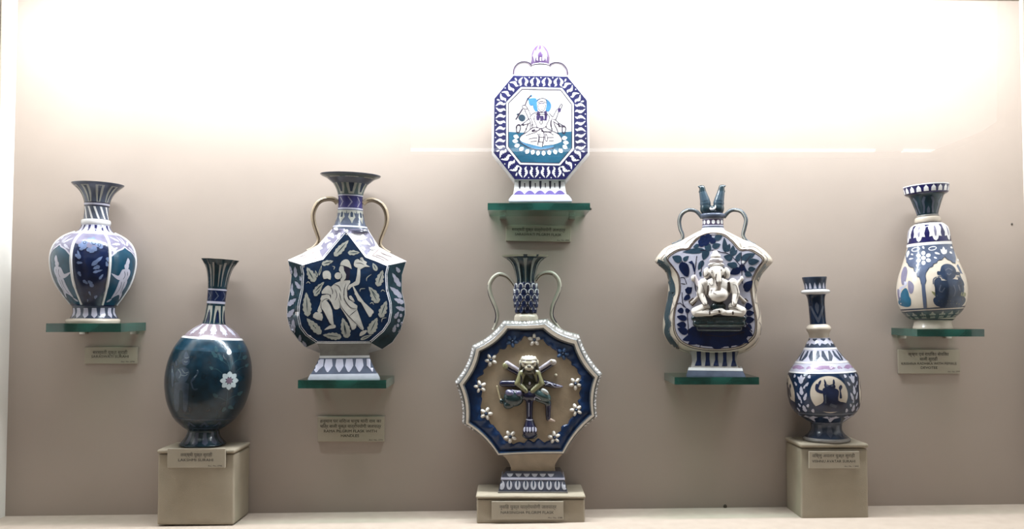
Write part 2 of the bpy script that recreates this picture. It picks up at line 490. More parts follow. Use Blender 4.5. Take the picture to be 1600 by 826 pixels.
STEELM = mat('bracket_metal', (176, 172, 164), 0.35, 0.05, metal=0.8)
def shelf(xl, xr, ytop, ybot, label):
    a, b = at(xl, ytop, -SHELF_D), at(xr, ytop, -SHELF_D); c = at(xl, ybot, -SHELF_D)
    t = a.z - c.z; x0, x1 = a.x, b.x; cx = (x0 + x1) / 2; w = (x1 - x0) / 2
    r = bpy.data.objects.new('glass_shelf', None); link(r); r.location = (cx, 0, c.z)
    tag(r, label, 'shelf', 'green glass wall shelves')
    e = 0.0012
    V = [(-w, -SHELF_D, 0), (w, -SHELF_D, 0), (w, 0, 0), (-w, 0, 0), (-w, -SHELF_D, t), (w, -SHELF_D, t), (w, 0, t), (-w, 0, t)]
    mobj('pane', V, [(3, 2, 1, 0), (4, 5, 6, 7)], SHEET, r, 20)
    # ground edges, one strip for each side
    for nm, q in (('front_edge', (0, 1, 5, 4)), ('side_edge', (1, 2, 6, 5)), ('side_edge', (3, 0, 4, 7))):
        mobj(nm, [V[i] for i in q], [(0, 1, 2, 3)], EDGE, r, 20)
    for sx in (-0.72, 0.72):
        box('wall_clip', (sx * w - 0.006, -0.014, -0.007), (sx * w + 0.006, -0.0005, -0.0003), STEELM, r, 0.001)
    return a.z

SH1 = shelf(72, 189, 505, 518.5, 'green glass shelf under the dark blue ribbed vase')
SH3 = shelf(465.5, 603.5, 593.5, 606.5, 'green glass shelf under the blue flask with the striding figure')
SH4 = shelf(762, 922, 317, 328, 'topmost green glass shelf, under the white octagonal flask')
SH6 = shelf(1054, 1186, 589, 600.5, 'green glass shelf under the flask with the elephant-headed figure')
SH8 = shelf(1433, 1538, 514, 525.5, 'green glass shelf under the pear-shaped white vase')

# ------------------------------------------------------------------ cloth-covered plinths
def plinth(xl, xr, ylid, ylidb, ybot, Yf, label, seed):
    rnd = random.Random(seed)
    a, b = at(xl, ylid, Yf), at(xr, ylid, Yf); zl = a.z; zb = at(xl, ylidb, Yf).z
    z0 = at(0.5 * (xl + xr), ybot, Yf).z
    cx = (a.x + b.x) / 2; w = (b.x - a.x) / 2; yb = -0.004
    r = bpy.data.objects.new('plinth', None); link(r); r.location = (cx, 0, z0); tag(r, label, 'plinth', 'cream cloth-covered plinths')
    # body: a wrapped block with softly folded faces
    def wrapped(name, lo, hi, bev, amp):
        bm = bmesh.new(); bmesh.ops.create_cube(bm, size=1.0)
        for v in bm.verts: v.co = Vector([(p + q) / 2 + c * (q - p) for p, q, c in zip(lo, hi, v.co)])
        bmesh.ops.bevel(bm, geom=bm.edges[:], offset=bev, segments=3, affect='EDGES', profile=0.6)
        bmesh.ops.subdivide_edges(bm, edges=[e for e in bm.edges if e.calc_length() > 0.02], cuts=9, use_grid_fill=True)
        ph = [rnd.uniform(0, 6) for _ in range(6)]
        for v in bm.verts:
            if v.co.z > lo[2] + 0.004:
                k = amp * (sin(v.co.x * 70 + ph[0]) * sin(v.co.z * 55 + ph[1]) + 0.6 * sin(v.co.x * 150 + v.co.z * 40 + ph[2]))
                v.co.y += k; v.co.z += 0.5 * amp * sin(v.co.x * 95 + v.co.y * 60 + ph[3])
        me = bpy.data.meshes.new(name); bm.to_mesh(me); bm.free(); me.materials.append(PEDM)
        me.polygons.foreach_set('use_smooth', [True] * len(me.polygons)); me.set_sharp_from_angle(angle=radians(50))
        return link(bpy.data.objects.new(name, me), r)
    wrapped('body', (-w + 0.0015, Yf + 0.0015, 0.0), (w - 0.0015, yb, zb - z0 - 0.001), 0.004, 0.0006)
    wrapped('lid', (-w, Yf - 0.0015, zb - z0 + 0.0004), (w, yb, zl - z0), 0.0035, 0.0005)
    return zl
P2 = plinth(245.5, 367.5, 702, 708.5, 820, -0.106, 'cream cloth plinth under the dark blue egg-shaped bottle', 1)
P5 = plinth(743.5, 915, 773.5, 779, 818, -0.112, 'low wide cream plinth under the central ten-sided flask', 2)
P7 = plinth(1250, 1357, 693, 699.5, 811.5, -0.1, 'cream cloth plinth under the bottle with painted roundels', 3)

# ------------------------------------------------------------------ captions
CARD = mat('card', (150, 141, 126), 0.5, 0.04, 30.0, spec=0.3)
CARDS = mat('card_side', (120, 112, 98), 0.7, 0.05)
INKT = mat('print_black', (26, 23, 20), 0.6, 0.0)
INKH = mat('print_grey', (34, 30, 26), 0.6, 0.0)
def lettering(txt, size, bold, x, z, parent, m, align='CENTER', y=-0.0004):
    cu = bpy.data.curves.new('lettering', 'FONT'); cu.body = txt; cu.size = size; cu.align_x = align; cu.offset = bold
    cu.resolution_u = 2
    o = bpy.data.objects.new('lettering', cu); COL.objects.link(o)
    dg = bpy.context.evaluated_depsgraph_get(); dg.update()
    me = bpy.data.meshes.new_from_object(o.evaluated_get(dg)); bpy.data.objects.remove(o); bpy.data.curves.remove(cu)
    me.transform(Matrix.Translation((x, y, z)) @ Matrix.Rotation(pi / 2, 4, 'X'))
    me.materials.clear(); me.materials.append(m); me.name = 'lettering'
    return link(bpy.data.objects.new('lettering', me), parent), me
def plaque(xl, xr, yt, yb, Y, lines, label, thick=0.005, roll=0.0):
    """lines: (text, cap height px, y px, width px, ink, x centre px)"""
    a, b = at(xl, yt, Y - thick), at(xr, yb, Y - thick); u = (Y - thick - CAMP.y) / FPX
    cx, cz = (a.x + b.x) / 2, (a.z + b.z) / 2; w, h = (b.x - a.x) / 2, (a.z - b.z) / 2
    r = bpy.data.objects.new('caption_plaque', None); link(r); r.location = (cx, Y - thick, cz); r.rotation_euler.y = radians(roll)
    tag(r, label, 'label', 'printed caption plaques')
    box('card', (-w, 0, -h), (w, thick - 0.0003, h), CARD, r, 0.0004, 1)
    pcx, pcy = (xl + xr) / 2, (yt + yb) / 2
    for txt, hp, py, wp, ink, px in lines:
        o, me = lettering(txt, hp * u * 1.38, 0.0, 0, 0, r, ink)
        xs = [v.co.x for v in me.vertices]
        if not xs: continue
        zs = [v.co.z for v in me.vertices]
        sx = wp * u / max(max(xs) - min(xs), 1e-6); mx = (max(xs) + min(xs)) / 2
        for v in me.vertices: v.co.x = (v.co.x - mx) * sx + (px - pcx) * u; v.co.z += (pcy - py) * u - hp * u * 0.5
        me.update()
B, G = INKT, INKH
plaque(132.5, 214, 542, 568, 0, [('सरस्वती युक्त सुराही', 5.2, 550, 54, G, 172), ('SARASWATI SURAHI', 4.2, 556.5, 58, B, 172), ('Acc. No. 3798', 2.4, 564.5, 21, G, 200)],
       'caption card on the wall below the shelf of the ribbed vase')
plaque(261.5, 351.5, 700.5, 730.5, -0.1085, [('लक्ष्मी युक्त सुराही', 5.2, 710, 49, G, 307), ('LAKSHMI SURAHI', 4.4, 718, 54, B, 306), ('Acc. No. 3796', 2.4, 727, 22, G, 336)],
       'caption card on the plinth of the egg-shaped bottle')
plaque(496.5, 600.5, 650.5, 689.5, 0, [('हनुमान पर विराज धनुष धारी राम का', 4.8, 657.5, 95, G, 548), ('चित्र वाली युक्त यात्रोपयोगी जलपात्र', 4.8, 665.5, 95, G, 548),
       ('RAMA PILGRIM FLASK WITH', 4.4, 673, 82, B, 547.5), ('HANDLES', 4.4, 680, 28, B, 547), ('Acc. No. 3791', 2.2, 686.5, 21, G, 587)],
       'tall four-line caption card below the shelf of the blue flask with the striding figure')
plaque(790.5, 892, 352, 377, 0, [('सरस्वती युक्त यात्रोपयोगी जलपात्र', 5.0, 358.5, 84, G, 841.5), ('SARASWATI PILGRIM FLASK', 4.2, 366, 73, B, 841), ('Acc. No. 3808', 2.4, 374.5, 19, G, 880)],
       'caption card on the wall below the topmost glass shelf', 0.006, 1.0)
plaque(768, 880.5, 783, 811.5, -0.1135, [('नृसिंह युक्त यात्रोपयोगी जलपात्र', 5.4, 791.5, 88, G, 825), ('NARSINGHA PILGRIM FLASK', 4.4, 800, 82, B, 824), ('Acc. No. 3788', 2.4, 808, 22, G, 867)],
       'caption card on the front of the low central plinth', 0.003)
plaque(1264, 1343.5, 705, 731.5, -0.1025, [('विष्णु अवतार युक्त सुराही', 5.0, 711.5, 66, G, 1302.5), ('VISHNU AVATAR SURAHI', 4.2, 720, 67, B, 1302.5), ('Acc. No. 1 3800', 2.2, 727.7, 22, G, 1330)],
       'caption card on the plinth of the roundel bottle')
plaque(1403.5, 1500.5, 546, 583.5, 0, [('कृष्ण एवं राधिका सेविका', 4.8, 553, 63, G, 1451), ('वाली सुराही', 4.8, 560.5, 28, G, 1451),
       ('KRISHNA RADHIKA WITH FEMALE', 4.0, 567.5, 86, B, 1451.5), ('DEVOTEE', 4.0, 574, 26, B, 1451.5), ('Acc. No. 3797', 2.2, 580, 19, G, 1490)],
       'tall caption card below the shelf of the pear-shaped vase')

# ------------------------------------------------------------------ ribbed vase, far left
def ribbed_vase():
    V = Vase('ribbed_vase', 'dark blue ribbed vase with white ribs, painted panels and flared neck', 'vase', 145.5, 504.5, -0.06, 395)
    ax = lambda py: 3.0 * max(0, (400 - py) / 115) ** 1.2 if py < 400 else (0.0 if py < 440 else 1.5 * (py - 440) / 60)
    tl = lambda py: radians(1.5) if py < 480 else 0.0
    K = dict(ax=ax, tilt=tl)
    neck = Lathe(V, [(34, 291), (38.6, 287.6), (36, 290.5), (29, 296.5), (23.3, 304), (19.8, 312), (18.2, 319), (17.4, 328), (17.6, 336), (18.8, 345)], **K)
    neck.d = [(17, 306), (24, 298)] + neck.d
    neck.mesh('neck', GREYBLUE)
    P = Paint(None); neck.band(P, [(-0.2, 317), (-0.3, 303), (-0.28, 292), (0.28, 292), (0.3, 303), (0.2, 317)], 9, 0.1, 0.25, 5)
    P.build('neck_petals', LEAFG, V.root)
    P = Paint(None); neck.band(P, [(-0.07, 316), (-0.1, 303), (-0.12, 293), (0.12, 293), (0.1, 303), (0.07, 316)], 9, 0.1, 0.4, 5)
    P.build('neck_veins', SLATE, V.root)
    P = Paint(None); neck.hoop(P, 318.4, 321.4, 0.7); P.build('neck_line', PALE, V.root)
    P = Paint(None); neck.hoop(P, 316.8, 318.4, 0.5); neck.hoop(P, 321.4, 323, 0.5); P.build('neck_outline', INK, V.root)
    P = Paint(None); neck.band(P, [(-0.55, 324), (-0.2, 324), (0.55, 343), (0.25, 343)], 12, 0, 0.35, 4); P.build('twisted_stripes', WHITE, V.root)
    Lathe(V, [(18, 343.2), (20.8, 344.4), (21.8, 348), (21, 351.4), (19, 353)], **K).mesh('collar', WHITE)
    body = Lathe(V, [(20.5, 352), (22, 357), (25.5, 362), (32.5, 366), (41.5, 370), (52, 378.5), (58.6, 389), (61.8, 403.5), (61.3, 418), (57.5, 435), (51.5, 449), (43.5, 462), (35, 474), (31.5, 479)], **K)
    body.mesh('body', NAVY, 84)
    P = Paint(None); body.hoop(P, 352.2, 370.5, 0.12); P.build('shoulder_ground', PALE, V.root)
    P = Paint(None); body.band(P, [(-0.22, 353), (0.22, 353), (0.14, 360), (0, 363.5), (-0.14, 360)], 15, 0, 0.3, 4); P.build('shoulder_darts', INDIGO, V.root)
    NP = 7; ph = radians(-5.3); pit = 2 * pi / NP
    # panels alternate: flower sprays on navy, standing figures on teal
    WASH = glaze('washed_blue', (92, 106, 138), 0.3)
    for k in range(NP):
        gT, lv, fl, fm, sk, ar = (Paint(None) for _ in range(6))
        c = ph + k * pit
        S = lambda u, v, o, c=c: body.at(c + u / 61.0, v, o)
        hw = pit * 30.5
        w = lambda q: hw * q
        if k % 2 == 0 and k != 6 or k == 0:
            for dst, off, shapes in ((lv, 0.25, [[(-w(.95), 368), (w(.95), 368), (w(.95), 384), (0, 392), (-w(.95), 384)]]),):
                for sh in shapes:
                    Q = Paint(S); Q.poly(sh, 0.5, grid=2.6, step=2.6); b = len(dst.v); dst.v += Q.v; dst.f += [tuple(b + i for i in f) for f in Q.f]
            Q = Paint(S); rr = random.Random(3 + k)
            for (x, y, a, L, wd) in [(-8, 377, 0.4, 15, 7), (6, 375, 2.6, 12, 6), (14, 379, 1.2, 9, 5), (-20, 386, 0.5, 13, 6), (8, 389, 2.2, 15, 9), (17, 391, 4.2, 9, 6), (-6, 391, 3.6, 12, 8), (-22, 401, 1.0, 12, 4),
                                 (-14, 408, 4.4, 17, 4), (2, 418, -0.9, 24, 6), (24, 404, 1.3, 10, 5), (-20, 414, 0, 9, 4), (14, 418, 2.6, 11, 6), (25, 418, 4.5, 10, 4), (-18, 427, 1.2, 10, 5), (4, 428, -0.4, 15, 4),
                                 (-12, 440, 0.7, 10, 5), (3, 446, 4.0, 10, 6), (14, 438, -1.1, 12, 4), (-4, 456, 1.2, 9, 4), (6, 466, -0.6, 8, 5), (-8, 468, 2.0, 6, 3)]:
                b_ = (x * 0.95, y); t_ = (x * 0.95 + L * cos(a), y + L * 0.8 * sin(a))
                Q.poly(leaf(b_, t_, wd, 2), 0.75, grid=3, step=3)
            for (x, y, r) in [(-10, 383, 5), (4, 382, 6), (-2, 394, 4), (12, 386, 4.5), (-13, 393, 3), (2, 447, 3.5)]:
                Q.poly(ell(x, y, r, r * 0.8), 0.85, grid=2.6)
            b = len(fl.v); fl.v += Q.v; fl.f += [tuple(b + i for i in f) for f in Q.f]
            Q = Paint(S)
            for (x, y, r) in [(-10, 383, 2), (4, 382.5, 3), (12, 386, 2)]: Q.line(ell(x, y, r, r), 1.0, 1.2, True)
            b = len(sk.v); sk.v += Q.v; sk.f += [tuple(b + i for i in f) for f in Q.f]
        else:
            arch = [(-w(.93), 402), (-w(.6), 394), (-w(.2), 389.5), (0, 386.5), (w(.2), 389.5), (w(.6), 394), (w(.93), 402)]
            Q = Paint(S); Q.poly(arch + [(w(.93), 472), (w(.93), 476), (-w(.93), 476), (-w(.93), 472)], 0.3, grid=4, step=4)
            b = len(gT.v); gT.v += Q.v; gT.f += [tuple(b + i for i in f) for f in Q.f]
            Q = Paint(S); Q.poly([(-w(.97), 368), (w(.97), 368), (w(.97), 403)] + arch[::-1] + [(-w(.97), 403)], 0.5, grid=2.6, step=2.6)
            b = len(lv.v); lv.v += Q.v; lv.f += [tuple(b + i for i in f) for f in Q.f]
            Q = Paint(S); Q.line(arch, 2.2, 0.8)
            for a_, b2, wd in [((-8, 378), (-30, 372), 5), ((-10, 382), (-34, 384), 5), ((-20, 388), (-38, 395), 4), ((4, 384), (10, 370), 5), ((8, 384), (30, 376), 5), ((14, 386), (34, 394), 5), ((0, 382), (-4, 369), 4)]:
                Q.poly(leaf((a_[0] * .7, a_[1]), (b2[0] * .7, b2[1]), wd * .8, 3), 0.8, grid=2.6, step=2.6)
            b = len(ar.v); ar.v += Q.v; ar.f += [tuple(b + i for i in f) for f in Q.f]
            # a standing robed figure
            Q = Paint(S)
            m = 1 if k < 4 else -1
            for sh in ([(-2, 412), (2, 403), (6, 407), (5, 412), (2, 415)], [(-3, 413), (3, 412), (5, 416), (3, 421), (-1, 421), (-4, 417)],
                       [(-6, 421), (6, 420), (11, 426), (9, 434), (6, 438), (-6, 438), (-14, 436), (-20, 432), (-24, 428), (-20, 429), (-12, 431), (-9, 425)],
                       [(-7, 437), (7, 436), (10, 446), (8, 455), (13, 460), (16, 468), (10, 464), (4, 460), (-4, 462), (-12, 466), (-10, 456), (-9, 446)],
                       [(-18, 469), (-10, 466), (-12, 470), (-19, 472)]):
                Q.poly([(x * m * 1.05 + 1, y) for x, y in sh], 0.6, smooth=3, grid=3, step=3)
            b = len(fm.v); fm.v += Q.v; fm.f += [tuple(b + i for i in f) for f in Q.f]
            Q = Paint(S)
            for l_ in ([(-4, 440), (-2, 450), (-6, 460)], [(3, 440), (4, 450), (6, 458)], [(-3, 424), (0, 430), (-2, 436)], [(4, 424), (6, 430)]): Q.line([(x * m + 1, y) for x, y in l_], 0.9, 0.9)
            b = len(sk.v); sk.v += Q.v; sk.f += [tuple(b + i for i in f) for f in Q.f]
        for pp, nm, mm, lb in ((lv, 'panel_shoulder', LAV, None), (gT, 'arched_panel', TEAL, 'teal arched panel'), (fl, 'painted_spray', WASH, 'washed blue flower spray'), (fm, 'painted_figure', PALE, 'pale robed standing figure'), (ar, 'arch_outline', PALE, None), (sk, 'brush_lines', SLATE, None)):
            if pp.v: pp.build(nm, mm, V.root, lb)
        # raised rib between two panels
        cr = c + pit / 2
        path = [(body.at(cr, y, 0.4)) for y in range(364, 478, 4)]
        VV = []; FF = []
        for i, p in enumerate(path):
            t = (path[min(i + 1, len(path) - 1)] - path[max(i - 1, 0)]).normalized()
            side = Vector((cos(cr), sin(cr), 0)); out = side.cross(t).normalized()
            rad = (2.2 if i < 22 else 1.6) * V.s
            for j in range(8):
                a = 2 * pi * j / 8; VV.append(p + side * rad * cos(a) + out * rad * 0.8 * sin(a))
        for i in range(len(path) - 1):
            for j in range(8): FF.append((i * 8 + j, i * 8 + (j + 1) % 8, (i + 1) * 8 + (j + 1) % 8, (i + 1) * 8 + j))
        FF += [tuple(range(8)), tuple((len(path) - 1) * 8 + j for j in range(8))]
        mobj('rib', VV, FF, WHITE, V.root)
    foot = Lathe(V, [(32, 476.5), (31, 481), (30.3, 487), (32, 492.5), (35.5, 497.5)], **K); foot.mesh('foot', SLATE)
    P = Paint(None); foot.band(P, [(-0.26, 481), (0.26, 481), (0.34, 492), (0, 496.5), (-0.34, 492)], 16, 0, 0.3, 4); P.build('foot_petals', PALE, V.root)
    P = Paint(None); foot.hoop(P, 477, 479, 0.6); P.build('foot_line', GREYBLUE, V.root)
    Lathe(V, [(34.5, 496.8), (38.2, 498.4), (39.4, 501), (38.5, 504.5)]).mesh('base_ring', CREAM)
ribbed_vase()

# ------------------------------------------------------------------ egg-shaped bottle on the left plinth
def egg_bottle():
    V = Vase('egg_shaped_bottle', 'dark teal egg-shaped bottle with long fluted neck and pale eight-petalled flower', 'bottle', 317, 693.6, -0.055, 550)
    ax = lambda py: 22.0 * max(0.0, (680 - py) / 275.0)
    tl = lambda py: radians(3.4) if py < 640 else radians(3.4) * max(0, (690 - py) / 50)
    K = dict(ax=ax, tilt=tl)
    neck = Lathe(V, [(24, 411), (28.4, 406.5), (26, 410), (21.8, 417), (18.9, 424), (16.2, 436), (14.6, 449), (13.9, 462), (13.7, 476), (14.6, 490), (16.5, 503), (19, 509)], **K)
    neck.d = [(12, 426), (19, 417)] + neck.d
    lob = lambda th, py: 1.0 + (0.045 * cos(10 * th) if py < 415 else 0.0)
    neck.mesh('neck', DKTEAL, 80, lobes=lob)
    P = Paint(None)
    for u0 in (-0.3, 0.08): neck.band(P, [(u0, 412), (u0 + 0.2, 412), (u0 + 0.16, 430), (u0 + 0.12, 449), (u0 + 0.05, 449), (u0, 430)], 8, 0.2, 0.3, 5)
    P.build('neck_flutes', GREY, V.root)
    P = Paint(None); neck.hoop(P, 452.5, 455, 0.5); neck.hoop(P, 472, 475.6, 0.5); P.build('neck_lines', PALE, V.root)
    P = Paint(None); neck.hoop(P, 455, 472, 0.3); P.build('neck_band', NAVY, V.root)
    P = Paint(None)
    neck.band(P, [(-0.45, 456.5), (-0.32, 456.5), (0.08, 463.5), (-0.32, 470.5), (-0.45, 470.5), (-0.06, 463.5)], 7, 0.15, 0.5, 3); P.build('chevrons', GREYBLUE, V.root)
    P = Paint(None); neck.band(P, [(-0.34, 479), (0.34, 479), (0.38, 500), (0.3, 508), (0.16, 490), (0, 484), (-0.16, 490), (-0.3, 508), (-0.38, 500)], 7, 0.25, 0.4, 4); P.build('neck_petals', LEAFG, V.root)
    P = Paint(None); neck.band(P, [(-0.08, 486), (0.08, 486), (0.14, 505), (-0.14, 505)], 7, 0.25, 0.45, 4); P.build('neck_darts', NAVY, V.root)
    body = Lathe(V, [(15, 505.5), (19, 508), (25, 512), (33, 518), (41, 525), (48.5, 534), (56.5, 548), (62, 565), (64.6, 583), (64.8, 598), (62.6, 614), (58.5, 630), (51.5, 645), (43, 656.5), (33, 665), (25, 671)], **K)
    body.mesh('body', glaze('midnight', (10, 34, 47), 0.35), 72)
    P = Paint(None); body.hoop(P, 507, 527.6, 0.2); P.build('shoulder_ground', glaze('pink_grey', (112, 100, 108), 0.1), V.root)
    P = Paint(None); body.band(P, [(-0.16, 508), (0.16, 508), (0.34, 517), (0.2, 519), (0.22, 522.5), (0.08, 522), (0, 526), (-0.08, 522), (-0.22, 522.5), (-0.2, 519), (-0.34, 517)], 13, 0, 0.4, 4)
    P.build('shoulder_leaves', PALE, V.root)
    P = Paint(None); body.hoop(P, 527.4, 530.4, 0.6); P.build('shoulder_line', WHITE, V.root)
    P = Paint(None); body.hoop(P, 530.4, 548, 0.15); P.build('lit_shoulder_band', glaze('lit_teal', (18, 48, 64), 0.35), V.root)  # lighter teal paints the overhead light on the shoulder into the colour
    S = body.S; c5 = crop(250, 530, 7.507)
    # eight-petalled flower
    f = Paint(S, 3)
    fx, fy = c5(775, 465)
    for i in range(8):
        a = i * pi / 4 + 0.05; f.poly(leaf((fx + 4.2 * cos(a), fy + 4.4 * sin(a)), (fx + 13.6 * cos(a), fy + 14.2 * sin(a)), 7.6, fat=0.6), 0.5)
    bud = Paint(S, 3); bud.poly(leaf(c5(770, 175), c5(770, 100), 7), 0.5); bud.build('painted_bud', glaze('flower_white', (150, 160, 164), 0.12), V.root)
    f.build('painted_flower', glaze('flower_white', (176, 186, 190), 0.12), V.root, 'pale eight-petalled flower')
    g = Paint(S, 3); g.poly(ell(fx, fy, 4.6), 0.55); g.build('flower_heart', glaze('mauve', (96, 80, 96), 0.2), V.root)
    st = Paint(S)
    for l_ in ([(775, 180), (785, 260), (780, 350)], [(740, 210), (770, 300), (775, 350)], [(820, 200), (800, 290), (790, 350)], [(760, 580), (755, 680), (740, 770)], [(700, 380), (640, 330), (600, 330)], [(850, 370), (900, 330), (950, 320)],
               [(770, 300), (700, 240), (640, 200)], [(800, 290), (860, 240), (920, 230)], [(690, 250), (660, 180), (640, 140)], [(870, 240), (900, 170), (890, 120)], [(760, 690), (820, 650), (870, 640)], [(750, 700), (690, 660), (650, 650)]):
        st.line(c5(l_), 0.9, 0.4, taper=True)
    for b_, t_, w_ in [((640, 200), (580, 130), 6), ((700, 240), (660, 160), 5), ((600, 330), (560, 300), 5), ((950, 320), (1000, 290), 5), ((920, 230), (990, 190), 6), ((870, 640), (930, 600), 6), ((650, 650), (600, 600), 6), ((890, 120), (880, 60), 5), ((640, 140), (620, 70), 5), ((740, 770), (700, 820), 6), ((770, 760), (830, 800), 6)]:
        st.poly(leaf(c5(*b_), c5(*t_), w_, 2), 0.4, grid=4)
    st.build('painted_stems', glaze('ghost_green', (38, 64, 72), 0.3), V.root)['kind'] = 'stuff'
    # standing crowned figure, faint on the dark ground
    fg = Paint(S, 4)
    for sh in ([(285, 185), (310, 130), (340, 180), (350, 205), (300, 215)], [(275, 215), (340, 205), (350, 250), (320, 285), (285, 280), (265, 250)],
               [(215, 350), (270, 310), (330, 320), (350, 370), (330, 440), (290, 480), (240, 470), (205, 410)],
               [(200, 480), (330, 480), (345, 540), (330, 780), (290, 790), (285, 600), (260, 560), (245, 600), (240, 790), (195, 780), (190, 560)],
               [(160, 300), (175, 300), (185, 400), (180, 520), (165, 520), (155, 400)], [(365, 450), (420, 380), (435, 340), (450, 350), (430, 400), (380, 470)], [(200, 240), (215, 245), (220, 290), (200, 290)],
               [(360, 470), (380, 480), (400, 540), (440, 540), (430, 560), (390, 555)]):
        fg.poly(c5(sh), 0.4, smooth=3)
    fg.build('painted_figure', glaze('ghost_grey', (42, 56, 72), 0.35), V.root, 'faint standing crowned figure')
    fh = Paint(S)
    for l_ in ([(230, 330), (260, 380), (240, 430)], [(270, 330), (300, 370), (340, 360)], [(250, 390), (300, 400), (330, 380)], [(290, 240), (310, 250), (330, 240)], [(300, 200), (320, 205), (340, 195)], [(165, 330), (165, 370)], [(400, 420), (425, 390)], [(430, 345), (440, 335)]):
        fh.line(c5(l_), 1.3, 0.6)
    fh.build('figure_highlights', glaze('ghost_light', (84, 96, 104), 0.2), V.root)
    P = Paint(None); body.hoop(P, 650, 651.6, 0.4); body.band(P, [(-0.4, 662), (0, 654), (0.4, 662), (0.2, 663), (0, 658), (-0.2, 663)], 12, 0, 0.4, 4); body.hoop(P, 665, 666.4, 0.4)
    P.build('lower_band', SLATE, V.root)
    foot = Lathe(V, [(25, 668.5), (23.8, 673), (25, 679), (28.5, 685), (33, 690), (35.2, 692), (35, 693.6)], ax=ax); foot.mesh('foot', DKTEAL)
    P = Paint(None); foot.band(P, [(-0.2, 673), (0.2, 673), (0.3, 688), (0, 691.5), (-0.3, 688)], 13, 0.1, 0.3, 4); P.build('foot_petals', GREYBLUE, V.root)
egg_bottle()

